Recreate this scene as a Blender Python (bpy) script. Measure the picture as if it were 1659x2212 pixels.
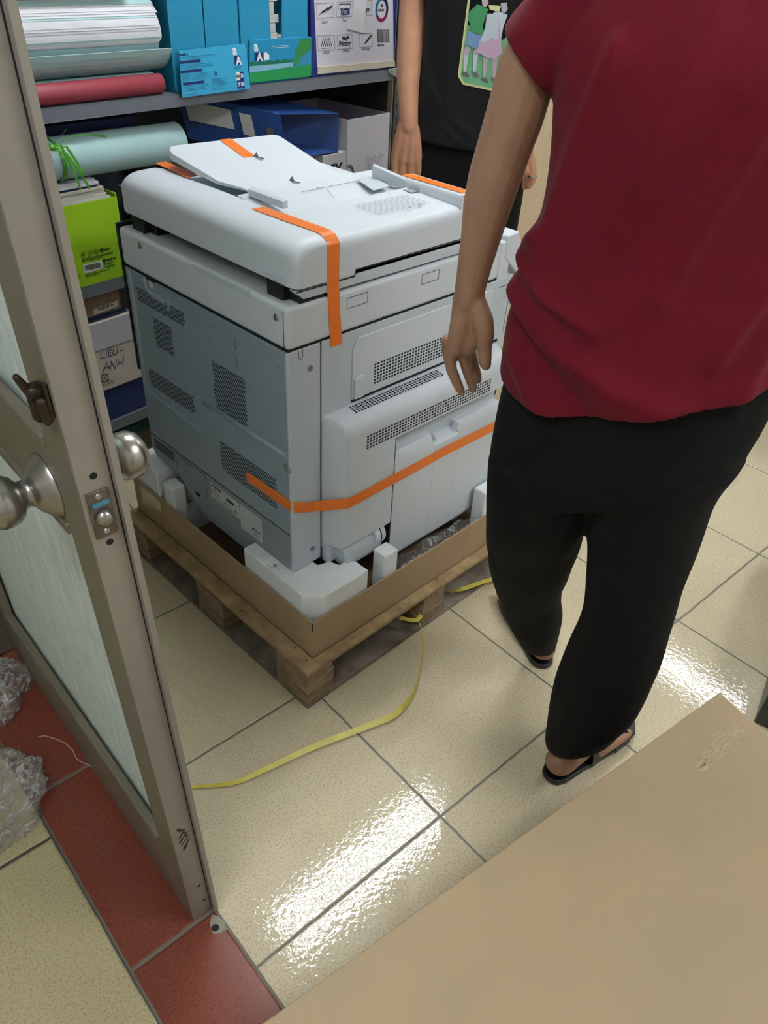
import bpy, bmesh, math, random
from mathutils import Vector, Matrix, noise
from mathutils.bvhtree import BVHTree
random.seed(7)
for o in list(bpy.data.objects): bpy.data.objects.remove(o)
SC = bpy.context.scene
COL = SC.collection

# ------------------------------------------------------------------ camera, world, exposure
W, H, F = 1659, 2212, 1673.65
CAM = Vector((-0.7392, -0.9039, 1.45))
R = ((0.711717, -0.700817, 0.048111), (-0.393301, -0.454291, -0.799333), (0.582043, 0.549977, -0.598959))
cd = bpy.data.cameras.new('camera'); cam = bpy.data.objects.new('camera', cd); COL.objects.link(cam)
cd.sensor_fit = 'VERTICAL'; cd.sensor_height = 36.0; cd.lens = F / H * 36.0; cd.clip_start = 0.01
cam.matrix_world = Matrix(((R[0][0], -R[1][0], -R[2][0], CAM.x), (R[0][1], -R[1][1], -R[2][1], CAM.y), (R[0][2], -R[1][2], -R[2][2], CAM.z), (0, 0, 0, 1)))
SC.camera = cam
wd = bpy.data.worlds.new('world'); SC.world = wd; wd.use_nodes = True
wd.node_tree.nodes['Background'].inputs[0].default_value = (0.8, 0.88, 1.0, 1)
wd.node_tree.nodes['Background'].inputs[1].default_value = 0.25
SC.view_settings.view_transform = 'Standard'; SC.view_settings.look = 'None'
SC.view_settings.exposure = 1.25; SC.view_settings.gamma = 1.0
SC.view_settings.use_curve_mapping = False
try:
    SC.cycles.max_bounces = 7; SC.cycles.sample_clamp_indirect = 4.0
except Exception: pass
LIGHT_E = 34.0      # ceiling tubes
TUBE_COL = (0.88, 0.95, 1.0)

# ------------------------------------------------------------------ a pixel of the photograph -> a point on a real plane
def ray(u, v):
    a, b = (u - W / 2) / F, (v - H / 2) / F
    return Vector([R[0][i] * a + R[1][i] * b + R[2][i] for i in range(3)])
def at(u, v, p0, n):
    d = ray(u, v); n = Vector(n)
    return CAM + d * (n.dot(Vector(p0) - CAM) / n.dot(d))
def aX(u, v, x): return at(u, v, (x, 0, 0), (1, 0, 0))
def aY(u, v, y): return at(u, v, (0, y, 0), (0, 1, 0))
def aZ(u, v, z): return at(u, v, (0, 0, z), (0, 0, 1))
ZM = {'4': (560, 340, 2.9625), '5': (240, 540, 3.456), '6': (600, 700, 3.19), '7': (260, 900, 3.318), '8': (500, 1040, 2.676), '3': (240, 270, 2.9625), 'q': (440, 1020, 10.37), 'j': (680, 360, 5.027)}
def zm(k, x, y): a = ZM[k]; return a[0] + x / a[2], a[1] + y / a[2]
ANG = -0.055026
ROOM = Matrix.Rotation(ANG, 4, 'Z')
SHM = Matrix.Translation((0, 1.1, 0)) @ Matrix.Rotation(math.radians(5), 4, 'Z')
I4 = Matrix.Identity(4)
def frame(o, x, y):
    x = Vector(x).normalized(); y = Vector(y); y = (y - x * y.dot(x)).normalized(); z = x.cross(y); o = Vector(o)
    return Matrix(((x.x, y.x, z.x, o.x), (x.y, y.y, z.y, o.y), (x.z, y.z, z.z, o.z), (0, 0, 0, 1)))

# ------------------------------------------------------------------ mesh builder
class MB:
    def __init__(s, M=None): s.bm = bmesh.new(); s.M = M or I4
    def v(s, p): return s.bm.verts.new(s.M @ Vector(p))
    def face(s, vs):
        try: return s.bm.faces.new(vs)
        except ValueError: return None
    def box(s, x0, x1, y0, y1, z0, z1):
        vs = [s.v((x, y, z)) for z in (z0, z1) for x, y in ((x0, y0), (x1, y0), (x1, y1), (x0, y1))]
        for f in ((3, 2, 1, 0), (4, 5, 6, 7), (0, 1, 5, 4), (1, 2, 6, 5), (2, 3, 7, 6), (3, 0, 4, 7)): s.face([vs[i] for i in f])
        return s
    def prism(s, pts, z0, z1, M=None):
        M = s.M @ (M or I4)
        a = [s.bm.verts.new(M @ Vector((p[0], p[1], z0))) for p in pts]; b = [s.bm.verts.new(M @ Vector((p[0], p[1], z1))) for p in pts]
        n = len(pts)
        s.face(a[::-1]); s.face(b)
        for i in range(n): s.face((a[i], a[(i + 1) % n], b[(i + 1) % n], b[i]))
        return s
    def hexa(s, p8):
        vs = [s.v(p) for p in p8]
        for f in ((3, 2, 1, 0), (4, 5, 6, 7), (0, 1, 5, 4), (1, 2, 6, 5), (2, 3, 7, 6), (3, 0, 4, 7)): s.face([vs[i] for i in f])
        return s
    def poly(s, pts):
        s.face([s.v(p) for p in pts]); return s
    def loft(s, rings, cap=True, closed=True):
        R_ = [[s.v(p) for p in r] for r in rings]; n = len(R_[0])
        for a, b in zip(R_, R_[1:]):
            for i in range(n if closed else n - 1): s.face((a[i], a[(i + 1) % n], b[(i + 1) % n], b[i]))
        if cap: s.face(R_[0][::-1]); s.face(R_[-1])
        return s
    def tube(s, path, r, n=10, cap=True):
        path = [Vector(p) for p in path]; rs = r if isinstance(r, (list, tuple)) else [r] * len(path)
        rings = []; up = None
        for i, p in enumerate(path):
            t = (path[min(i + 1, len(path) - 1)] - path[max(i - 1, 0)]).normalized()
            if up is None:
                up = Vector((0, 0, 1)) if abs(t.z) < .9 else Vector((1, 0, 0))
            x = t.cross(up).normalized(); y = x.cross(t).normalized(); up = y
            rings.append([p + (x * math.cos(2 * math.pi * k / n) + y * math.sin(2 * math.pi * k / n)) * rs[i] for k in range(n)])
        return s.loft(rings, cap)
    def lathe(s, prof, M=None, n=32):
        M = M or I4
        rings = [[M @ Vector((r * math.cos(2 * math.pi * k / n), r * math.sin(2 * math.pi * k / n), z)) for k in range(n)] for r, z in prof]
        return s.loft(rings, True)
    def strip(s, path, w, t=.0004, nrm=None):
        """flat band: path of points, w = half-width vector(s), thickness along nrm"""
        path = [Vector(p) for p in path]; rings = []
        for i, p in enumerate(path):
            wv = Vector(w[i]) if isinstance(w, list) else Vector(w)
            tg = (path[min(i + 1, len(path) - 1)] - path[max(i - 1, 0)]).normalized()
            nn = Vector(nrm[i]) if nrm else tg.cross(wv).normalized()
            rings.append([p - wv, p + wv, p + wv + nn * t, p - wv + nn * t])
        return s.loft(rings, True)
    def capsule(s, p, r, q=None, r2=None, n=12, seg=5):
        p = Vector(p); q = Vector(q) if q is not None else p + Vector((0, 0, 1e-4)); r2 = r if r2 is None else r2
        ax = (q - p).normalized(); up = Vector((0, 0, 1)) if abs(ax.z) < .9 else Vector((1, 0, 0))
        x = ax.cross(up).normalized(); y = x.cross(ax).normalized(); rings = []
        for k in range(1, seg + 1):
            a = -math.pi / 2 + math.pi / 2 * k / seg
            rings.append([p + ax * r * math.sin(a) + (x * math.cos(t) + y * math.sin(t)) * r * math.cos(a) for t in [2 * math.pi * i / n for i in range(n)]])
        for k in range(seg):
            a = math.pi / 2 * k / seg
            rings.append([q + ax * r2 * math.sin(a) + (x * math.cos(t) + y * math.sin(t)) * r2 * math.cos(a) for t in [2 * math.pi * i / n for i in range(n)]])
        return s.loft(rings, True)
    def chain(s, pr, n=12):
        for (p, r), (q, r2) in zip(pr, pr[1:]): s.capsule(p, r, q, r2, n)
        return s
    def ellipsoid(s, c, rx, ry, rz, M=None, n=20, m=12):
        M = M or I4; rings = []
        for k in range(1, m):
            a = -math.pi / 2 + math.pi * k / m
            rings.append([Vector(c) + (M.to_3x3() @ Vector((rx * math.cos(a) * math.cos(t), ry * math.cos(a) * math.sin(t), rz * math.sin(a)))) for t in [2 * math.pi * i / n for i in range(n)]])
        return s.loft(rings, True)
    def text(s, body, size, M, align='LEFT', shear=0.0, ext=0.0002, off=0.0, sx=1.0):
        c = bpy.data.curves.new('lettering', 'FONT'); c.body = body; c.size = size; c.align_x = align; c.shear = shear; c.extrude = ext; c.offset = off; c.resolution_u = 3
        o = bpy.data.objects.new('lettering', c); me = bpy.data.meshes.new_from_object(o)
        T = s.M @ M @ Matrix.Diagonal((sx, 1, 1, 1)); vs = [s.bm.verts.new(T @ v.co) for v in me.vertices]
        for p in me.polygons: s.face([vs[i] for i in p.vertices])
        bpy.data.objects.remove(o); bpy.data.curves.remove(c); bpy.data.meshes.remove(me)
        return s
    def stroke(s, pts, w, M, t=.0003):
        """hand-drawn line in the xy plane of M"""
        for (x0, y0), (x1, y1) in zip(pts, pts[1:]):
            dx, dy = x1 - x0, y1 - y0; L = math.hypot(dx, dy) or 1e-6; nx, ny = -dy / L * w / 2, dx / L * w / 2; ex, ey = dx / L * w / 2, dy / L * w / 2
            s.prism([(x0 + nx - ex, y0 + ny - ey), (x0 - nx - ex, y0 - ny - ey), (x1 - nx + ex, y1 - ny + ey), (x1 + nx + ex, y1 + ny + ey)], 0, t, M)
        return s
    def lines(s, M, x0, x1, y0, y1, n, th=.0008, jit=.25, t=.0003, word=False):
        for i in range(n):
            y = y1 - (y1 - y0) * (i + .5) / n; e = x1 - (x1 - x0) * random.random() * jit; x = x0
            while x < e:
                L = min(e - x, random.uniform(.004, .012) if word else e - x)
                s.prism([(x, y - th / 2), (x + L, y - th / 2), (x + L, y + th / 2), (x, y + th / 2)], 0, t, M); x += L + .0015
        return s
    def circ(s, x, y, r, M, w=None, t=.0003, n=24):
        if w is None: s.prism([(x + r * math.cos(2 * math.pi * k / n), y + r * math.sin(2 * math.pi * k / n)) for k in range(n)], 0, t, M)
        else: s.stroke([(x + r * math.cos(2 * math.pi * k / n), y + r * math.sin(2 * math.pi * k / n)) for k in range(n + 1)], w, M, t)
        return s
    def rect(s, x0, y0, x1, y1, M, w=None, t=.0003):
        if w is None: s.prism([(x0, y0), (x1, y0), (x1, y1), (x0, y1)], 0, t, M)
        else: s.stroke([(x0, y0), (x1, y0), (x1, y1), (x0, y1), (x0, y0)], w, M, t)
        return s
    def build(s, name, mat, parent=None, bevel=0, seg=2, smooth=False, remesh=0, sm_it=0, subd=0, recalc=True, lim=.6, **props):
        bm = s.bm
        if recalc: bmesh.ops.recalc_face_normals(bm, faces=bm.faces[:])
        xs = [v.co for v in bm.verts]
        c = Vector(((min(p.x for p in xs) + max(p.x for p in xs)) / 2, (min(p.y for p in xs) + max(p.y for p in xs)) / 2, min(p.z for p in xs)))
        for v in bm.verts: v.co -= c
        me = bpy.data.meshes.new(name); bm.to_mesh(me); bm.free()
        me.materials.append(mat)
        if smooth: me.polygons.foreach_set('use_smooth', [True] * len(me.polygons))
        o = bpy.data.objects.new(name, me); COL.objects.link(o)
        o.location = c; WMX[o.name] = Matrix.Translation(c)
        if parent is not None:
            o.parent = parent; o.matrix_parent_inverse = WMX[parent.name].inverted()
        if remesh:
            m = o.modifiers.new('remesh', 'REMESH'); m.mode = 'VOXEL'; m.voxel_size = remesh; m.use_smooth_shade = True
            if sm_it: m = o.modifiers.new('smooth', 'SMOOTH'); m.iterations = sm_it; m.factor = .5
        if subd: m = o.modifiers.new('sub', 'SUBSURF'); m.levels = subd; m.render_levels = subd
        if bevel:
            m = o.modifiers.new('bevel', 'BEVEL'); m.width = bevel; m.segments = seg; m.limit_method = 'ANGLE'; m.angle_limit = lim; m.harden_normals = False
            if not remesh:
                me.polygons.foreach_set('use_smooth', [True] * len(me.polygons)); w_ = o.modifiers.new('wn', 'WEIGHTED_NORMAL'); w_.mode = 'FACE_AREA'; w_.weight = 60; w_.keep_sharp = True
        for k, val in props.items(): o[k] = val
        return o
WMX = {}
def empty(name, loc, **props):
    o = bpy.data.objects.new(name, None); COL.objects.link(o); o.location = loc; o.empty_display_size = .1
    WMX[o.name] = Matrix.Translation(Vector(loc))
    for k, v in props.items(): o[k] = v
    return o

# ------------------------------------------------------------------ materials
def lin(h):
    c = [int(h[i:i + 2], 16) / 255 for i in (0, 2, 4)]
    return tuple((x / 12.92 if x <= .04045 else ((x + .055) / 1.055) ** 2.4) for x in c) + (1,)
def mat(name, col, rough=.5, metal=0, spec=.5, noise_=None, bump=None, trans=0, alpha=1, sheen=0, coat=0, emit=None, es=0):
    """noise_=(scale, amount[,stretch xyz]) varies the colour; bump=(scale, strength[,stretch])"""
    m = bpy.data.materials.new(name); m.use_nodes = True; nt = m.node_tree; b = nt.nodes['Principled BSDF']
    col = lin(col) if isinstance(col, str) else col
    b.inputs['Base Color'].default_value = col; b.inputs['Roughness'].default_value = rough; b.inputs['Metallic'].default_value = metal
    b.inputs['Specular IOR Level'].default_value = spec; b.inputs['Transmission Weight'].default_value = trans; b.inputs['Alpha'].default_value = alpha
    b.inputs['Sheen Weight'].default_value = sheen; b.inputs['Coat Weight'].default_value = coat
    if emit: b.inputs['Emission Color'].default_value = emit; b.inputs['Emission Strength'].default_value = es
    tc = nt.nodes.new('ShaderNodeTexCoord')
    def nz(scale, st, det=4):
        mp = nt.nodes.new('ShaderNodeMapping'); nt.links.new(tc.outputs['Object'], mp.inputs[0]); mp.inputs['Scale'].default_value = st
        n = nt.nodes.new('ShaderNodeTexNoise'); n.inputs['Scale'].default_value = scale; n.inputs['Detail'].default_value = det; nt.links.new(mp.outputs[0], n.inputs['Vector']); return n
    if noise_:
        n = nz(noise_[0], noise_[2] if len(noise_) > 2 else (1, 1, 1)); mx = nt.nodes.new('ShaderNodeMix'); mx.data_type = 'RGBA'
        cr = nt.nodes.new('ShaderNodeMapRange'); cr.inputs[1].default_value = .3; cr.inputs[2].default_value = .7; nt.links.new(n.outputs[0], cr.inputs[0]); nt.links.new(cr.outputs[0], mx.inputs[0])
        a = noise_[1]; mx.inputs[6].default_value = tuple(c * (1 - a) for c in col[:3]) + (1,); mx.inputs[7].default_value = tuple(min(1, c * (1 + a)) for c in col[:3]) + (1,)
        nt.links.new(mx.outputs[2], b.inputs['Base Color'])
    if bump:
        n = nz(bump[0], bump[2] if len(bump) > 2 else (1, 1, 1), 3); bp = nt.nodes.new('ShaderNodeBump'); bp.inputs['Strength'].default_value = bump[1]; bp.inputs['Distance'].default_value = bump[3] if len(bump) > 3 else .01
        nt.links.new(n.outputs[0], bp.inputs['Height']); nt.links.new(bp.outputs[0], b.inputs['Normal'])
    return m
M = {}
M['white'] = mat('white plastic', 'd3d8de', .42, bump=(900, .04))
M['white2'] = mat('cool white plastic', 'c6cdd4', .45, bump=(900, .05))
M['greyplast'] = mat('grey plastic', '8d959b', .5, bump=(900, .05))
M['panel'] = mat('galvanised panel', '93a2ac', .42, .1, noise_=(3, .06))
M['black'] = mat('black plastic', '101114', .4)
M['slot'] = mat('dark opening', '0a0b0d', .8)
M['seam'] = mat('dark seam', '16181b', .8)
M['silver'] = mat('zinc screw', 'b9bdbd', .3, .9)
M['tape'] = mat('orange packing tape', 'f07820', .38, coat=.2, bump=(60, .08))
M['foam'] = mat('expanded foam', 'f1f3f5', .75, bump=(260, .25))
M['card'] = mat('corrugated cardboard', 'a88d6e', .78, noise_=(9, .06), bump=(120, .06))
M['cardin'] = mat('cardboard inside', '6e573f', .8, noise_=(9, .1))
M['cardtop'] = mat('large carton cardboard', 'a48d6d', .6, noise_=(4, .07), bump=(300, .05))
M['cardtape'] = mat('clear packing tape', 'b39877', .12, coat=.6)
M['label'] = mat('label paper', 'd7d9d8', .5)
M['label2'] = mat('blank label', 'c3c9cb', .4)
M['ink'] = mat('black ink', '1b1c22', .6)
M['inkg'] = mat('grey ink', '7d818b', .6)
M['navy'] = mat('navy print', '1a2460', .4)
M['steel'] = mat('brushed steel knob', 'a9a6a2', .27, .95, bump=(40, .05, (1, 1, 30)))
M['plate'] = mat('worn latch plate', '70655a', .45, .7, noise_=(60, .35))
M['antique'] = mat('dark bronze lock', '3a2f24', .45, .6, noise_=(50, .35))
M['alu'] = mat('shaded grey aluminium', '7a7464', .42, .25, noise_=(5, .12, (1, 1, .3)))  # darker than the door edge: shade on the leaf's face put into the colour
M['aluend'] = mat('lit aluminium door edge', '9b948b', .36, .3, noise_=(4, .12, (1, 1, .3)))  # same metal made lighter: light falling on the edge put into the colour
M['smudge'] = mat('dark smudge', '4c3c38', .7)
M['blue'] = mat('cyan carton', '1f88b0', .45, noise_=(3, .08))
M['bluel'] = mat('light cyan flap', '35a2cc', .42)
M['dblue'] = mat('dark blue carton', '1b2a6b', .35)
M['royal'] = mat('royal blue plastic', '24427f', .35)
M['indigo'] = mat('navy binder', '1c2c60', .35)
M['lime'] = mat('lime carton', '9cc81c', .5, noise_=(4, .05))
M['paper'] = mat('white paper', 'd9d9de', .7, noise_=(12, .05))
M['paper2'] = mat('cream paper', 'c9bfae', .7, noise_=(30, .08, (1, 1, 12)))
M['pages'] = mat('page edges', 'bdbab4', .8, noise_=(200, .25, (.05, .05, 1)))
M['teal'] = mat('pale teal card', 'a9c9cb', .5, noise_=(5, .04))
M['redcard'] = mat('red card', '8f3340', .55)
M['greenrib'] = mat('green ribbon', '5fae3c', .25, trans=.2, coat=.5)
M['brownbox'] = mat('brown file box', '8a6f5c', .7, noise_=(12, .12))
M['whitebox'] = mat('white carton', 'cfcad6', .5, noise_=(4, .03))
M['greybox'] = mat('pale grey carton', 'c0bfc2', .55, noise_=(8, .05))
M['dirtybox'] = mat('stained cream carton', 'cfc4b8', .6, noise_=(9, .1))
M['shelf'] = mat('grey shelf paint', '737983', .35, .2, noise_=(7, .06))
M['post'] = mat('dark slotted post', '4a4d54', .45, .3)
M['wood'] = mat('pale wood laminate', 'd9c2a4', .5, noise_=(6, .07, (9, 9, .5)))
M['wall'] = mat('painted wall', 'dddad2', .8, noise_=(3, .04))
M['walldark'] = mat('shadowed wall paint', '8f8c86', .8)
M['ceil'] = mat('ceiling paint', 'f0f0ec', .85)
M['skin1'] = mat('tan skin', '9a745c', .5, noise_=(25, .07), bump=(220, .12)); M['skin2'] = mat('brown skin', 'bf8a6d', .5, noise_=(30, .08), bump=(220, .12))
for k in ('skin1', 'skin2'):
    b = M[k].node_tree.nodes['Principled BSDF']; b.inputs['Subsurface Weight'].default_value = .06; b.inputs['Subsurface Radius'].default_value = (.01, .004, .002)
M['hair'] = mat('black hair', '0c0a09', .4, bump=(300, .5))
M['redshirt'] = mat('crimson cotton', '620b1c', .85, spec=.2, sheen=.04, noise_=(14, .05), bump=(500, .15))
M['blackshirt'] = mat('black cotton', '0b0c0f', .85, spec=.3, sheen=.05, bump=(500, .12))
M['trousers'] = mat('black trousers', '040405', .85, spec=.25, bump=(400, .1))
M['rubber'] = mat('black sandal', '0e0e11', .4)
M['sole'] = mat('dark sandal sole', '1c1c20', .6)
M['yellow'] = mat('yellow strap', 'd6c75a', .3, noise_=(40, .1))
M['twine'] = mat('pale twine', 'b8a798', .8)
M['cabinet'] = mat('dark cabinet paint', '26292a', .4)
M['ring'] = mat('silver ring', 'dfe0e2', .2, 1)
for k, c in dict(p_green='6fae83', p_cream='d6d79b', p_jacket='3f8f5e', p_skirt='7a9cc8', p_pink='c9aac6', p_skin='b9a9b4', p_shoe='6d6568', p_sock='c3cfd6', p_yel='cdbf55', p_line='16211c').items(): M[k] = mat('print ' + k[2:], c, .8)
for k, c in dict(l_sky='1f87b4', l_grass='1f8a4c', l_tree='2a7d3f', l_lake='7fb3c9', l_dark='15694f', l_white='e3e9ec', l_cyan='2b9cd0', l_mag='c23a75').items(): M[k] = mat('print ' + k[2:], c, .4)

def wood_mat(name, base, dark, grain=(1, 1, 1), scale=12):
    m = mat(name, base, .75); nt = m.node_tree; b = nt.nodes['Principled BSDF']
    tc = nt.nodes.new('ShaderNodeTexCoord'); mp = nt.nodes.new('ShaderNodeMapping'); mp.inputs['Scale'].default_value = grain; nt.links.new(tc.outputs['Object'], mp.inputs[0])
    n = nt.nodes.new('ShaderNodeTexNoise'); n.inputs['Scale'].default_value = scale; n.inputs['Detail'].default_value = 8; n.inputs['Roughness'].default_value = .7; nt.links.new(mp.outputs[0], n.inputs['Vector'])
    r = nt.nodes.new('ShaderNodeValToRGB'); r.color_ramp.elements[0].position = .36; r.color_ramp.elements[0].color = lin(dark); r.color_ramp.elements[1].position = .62; r.color_ramp.elements[1].color = lin(base)
    nt.links.new(n.outputs[0], r.inputs[0]); nt.links.new(r.outputs[0], b.inputs['Base Color'])
    bp = nt.nodes.new('ShaderNodeBump'); bp.inputs['Strength'].default_value = .4; bp.inputs['Distance'].default_value = .004; nt.links.new(n.outputs[0], bp.inputs['Height']); nt.links.new(bp.outputs[0], b.inputs['Normal'])
    return m
M['plytop'] = wood_mat('pallet board', 'b49a70', '84694a', (1, 1, 1), 14)
M['plyblk'] = wood_mat('layered ply block', 'b39a78', '4e3526', (1.2, 1.2, 40), 9)
M['plybot'] = wood_mat('worn bottom board', '94877a', '5c4f44', (1, 1, 1), 10)

def tile_mat(name, base, speck, grout, x0, sx, y0, sy, gw=.004, rough=.05, wav=.17, warm=0):
    """ceramic tiles: joints at x0+k*sx, y0+k*sy of the floor's own object coordinates"""
    m = bpy.data.materials.new(name); m.use_nodes = True; nt = m.node_tree; L = nt.links; b = nt.nodes['Principled BSDF']
    tc = nt.nodes.new('ShaderNodeTexCoord'); sp = nt.nodes.new('ShaderNodeSeparateXYZ'); L.new(tc.outputs['Object'], sp.inputs[0])
    wn = nt.nodes.new('ShaderNodeTexNoise'); wn.inputs['Scale'].default_value = 25; L.new(tc.outputs['Object'], wn.inputs['Vector'])
    def mth(op, a, c=None, d=None):
        n = nt.nodes.new('ShaderNodeMath'); n.operation = op
        for i, q in enumerate((a, c, d)):
            if q is None: continue
            if isinstance(q, (int, float)): n.inputs[i].default_value = q
            else: L.new(q, n.inputs[i])
        return n.outputs[0]
    jit = mth('MULTIPLY', mth('SUBTRACT', wn.outputs[0], .5), .004)
    def edge(c, o, s): # distance to nearest joint
        f = mth('FRACT', mth('DIVIDE', mth('SUBTRACT', mth('ADD', c, jit), o - 100 * s), s))
        return mth('MULTIPLY', mth('SUBTRACT', .5, mth('ABSOLUTE', mth('SUBTRACT', f, .5))), s)
    e = mth('MINIMUM', edge(sp.outputs[0], x0, sx), edge(sp.outputs[1], y0, sy))
    g = mth('LESS_THAN', e, gw / 2)
    n1 = nt.nodes.new('ShaderNodeTexNoise'); n1.inputs['Scale'].default_value = 230; n1.inputs['Detail'].default_value = 3; L.new(tc.outputs['Object'], n1.inputs['Vector'])
    r1 = nt.nodes.new('ShaderNodeValToRGB'); r1.color_ramp.elements[0].position = .34; r1.color_ramp.elements[0].color = lin(speck); r1.color_ramp.elements[1].position = .52; r1.color_ramp.elements[1].color = lin(base); L.new(n1.outputs[0], r1.inputs[0])
    n2 = nt.nodes.new('ShaderNodeTexNoise'); n2.inputs['Scale'].default_value = 2.2; n2.inputs['Detail'].default_value = 4; L.new(tc.outputs['Object'], n2.inputs['Vector'])
    mr = nt.nodes.new('ShaderNodeMapRange'); mr.inputs[1].default_value = .3; mr.inputs[2].default_value = .7; mr.inputs[3].default_value = .88; mr.inputs[4].default_value = 1.06; L.new(n2.outputs[0], mr.inputs[0])
    mu = nt.nodes.new('ShaderNodeMix'); mu.data_type = 'RGBA'; mu.blend_type = 'MULTIPLY'; mu.inputs[0].default_value = 1; L.new(r1.outputs[0], mu.inputs[6]); L.new(mr.outputs[0], mu.inputs[7])
    mx = nt.nodes.new('ShaderNodeMix'); mx.data_type = 'RGBA'; L.new(g, mx.inputs[0]); L.new(mu.outputs[2], mx.inputs[6]); mx.inputs[7].default_value = lin(grout); L.new(mx.outputs[2], b.inputs['Base Color'])
    ro = mth('ADD', mth('MULTIPLY', g, .5), rough); L.new(ro, b.inputs['Roughness'])
    n3 = nt.nodes.new('ShaderNodeTexNoise'); n3.inputs['Scale'].default_value = 95; n3.inputs['Detail'].default_value = 2; L.new(tc.outputs['Object'], n3.inputs['Vector'])
    gg = nt.nodes.new('ShaderNodeMapRange'); gg.inputs[1].default_value = gw / 2; gg.inputs[2].default_value = gw; L.new(e, gg.inputs[0])
    hh = mth('ADD', mth('MULTIPLY', n3.outputs[0], wav), gg.outputs[0])
    bp = nt.nodes.new('ShaderNodeBump'); bp.inputs['Strength'].default_value = 1; bp.inputs['Distance'].default_value = .0015; L.new(hh, bp.inputs['Height']); L.new(bp.outputs[0], b.inputs['Normal'])
    return m
M['tile'] = tile_mat('beige speckled tile', 'd4c6a7', 'bcac8c', '6a665e', .0465, .4525, .0465, .4375)
M['tilecor'] = tile_mat('corridor tile', 'c8bb94', 'b0a27a', '4c4a42', -.572, .4525, .067, .4375, .007)
M['tilered'] = tile_mat('terracotta tile', '7e4234', '6d372b', '6a645c', -.572, .168, -.257, .431, .007, .2, .12)

def glass_mat():
    m = mat('ribbed frosted glass', 'a3b8b4', .45, trans=.10); nt = m.node_tree; b = nt.nodes['Principled BSDF']
    tc = nt.nodes.new('ShaderNodeTexCoord'); mp = nt.nodes.new('ShaderNodeMapping'); mp.inputs['Scale'].default_value = (1, 14, 1.2); nt.links.new(tc.outputs['Object'], mp.inputs[0])
    n = nt.nodes.new('ShaderNodeTexNoise'); n.inputs['Scale'].default_value = 9; n.inputs['Detail'].default_value = 5; n.inputs['Distortion'].default_value = 1.5; nt.links.new(mp.outputs[0], n.inputs['Vector'])
    r = nt.nodes.new('ShaderNodeValToRGB'); r.color_ramp.elements[0].position = .35; r.color_ramp.elements[0].color = lin('cadedb'); r.color_ramp.elements[1].position = .68; r.color_ramp.elements[1].color = lin('f4fbf9'); nt.links.new(n.outputs[0], r.inputs[0]); nt.links.new(r.outputs[0], b.inputs['Base Color'])
    bp = nt.nodes.new('ShaderNodeBump'); bp.inputs['Strength'].default_value = .5; bp.inputs['Distance'].default_value = .003; nt.links.new(n.outputs[0], bp.inputs['Height']); nt.links.new(bp.outputs[0], b.inputs['Normal'])
    return m
M['glass'] = glass_mat()
def film_mat(name, tint, al):
    m = mat(name, tint, .2, spec=.5, bump=(11, .35, (1, 1, 1), .01)); nt = m.node_tree; b = nt.nodes['Principled BSDF']
    tc = nt.nodes.new('ShaderNodeTexCoord'); n = nt.nodes.new('ShaderNodeTexNoise'); n.inputs['Scale'].default_value = 13; n.inputs['Detail'].default_value = 3; n.inputs['Distortion'].default_value = 2.0; nt.links.new(tc.outputs['Object'], n.inputs['Vector'])
    r = nt.nodes.new('ShaderNodeValToRGB'); e = r.color_ramp.elements; e[0].position = .40; e[0].color = (al * .5,) * 3 + (1,); e[1].position = .60; e[1].color = (al * .5,) * 3 + (1,)
    q = e.new(.50); q.color = (min(1, al * 3.0),) * 3 + (1,); q = e.new(.46); q.color = (al * .8,) * 3 + (1,); q = e.new(.54); q.color = (al * .8,) * 3 + (1,)  # more opaque pale streaks stand in for highlights along the creases
    nt.links.new(n.outputs[0], r.inputs[0]); nt.links.new(r.outputs[0], b.inputs['Alpha']); return m
M['film'] = film_mat('clear crumpled plastic', 'dcdad6', .26); M['film2'] = film_mat('clear plastic film', 'd6dadc', .22)

def S(o, label=None, cat=None, group=None, kind=None):
    if label: o['label'] = label
    if cat: o['category'] = cat
    if group: o['group'] = group
    if kind: o['kind'] = kind
    return o

# ================================================================== THE ROOM
def st(name, m, *boxes, bevel=0):
    b = MB(ROOM)
    for bx in boxes: b.box(*bx)
    o = b.build(name, m, bevel=bevel, kind='structure'); return o
def slab(name, m, x0, x1, y0, y1, z0, z1):
    """room-frame slab whose object axes are the room's axes (so that its tile joints follow the room)"""
    b = MB(); b.box(x0, x1, y0, y1, z0, z1); me = bpy.data.meshes.new(name); bmesh.ops.recalc_face_normals(b.bm, faces=b.bm.faces[:]); b.bm.to_mesh(me); b.bm.free(); me.materials.append(m)
    o = bpy.data.objects.new(name, me); COL.objects.link(o); o.rotation_euler = (0, 0, ANG); o['kind'] = 'structure'; return o
slab('floor', M['tile'], -.403, 5.0, -2.3, 2.25, -.05, 0)
slab('floor', M['tilecor'], -2.6, -.572, -2.3, 2.25, -.05, 0)
slab('trim_1', M['tilered'], -.572, -.403, -2.3, 2.25, -.05, .0006)
st('ceiling', M['ceil'], (-2.6, 5.0, -2.3, 2.25, 2.85, 2.95))
st('wall_back', M['wall'], (-2.6, 5.0, 2.25, 2.35, 0, 2.85))
st('wall_right', M['wall'], (5.0, 5.1, -2.3, 2.35, 0, 2.85))
st('wall_front', M['wall'], (-2.6, 5.0, -2.4, -2.3, 0, 2.85))
st('wall_left', M['wall'], (-2.7, -2.6, -2.4, 2.35, 0, 2.85))
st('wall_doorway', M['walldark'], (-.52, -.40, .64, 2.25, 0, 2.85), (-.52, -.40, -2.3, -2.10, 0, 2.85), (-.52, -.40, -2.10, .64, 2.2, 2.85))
st('trim_2', M['alu'], (-.53, -.39, .60, .64, 0, 2.2), (-.53, -.39, -2.10, -2.06, 0, 2.2), (-.53, -.39, -2.06, .60, 2.16, 2.2), bevel=.003)

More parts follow.
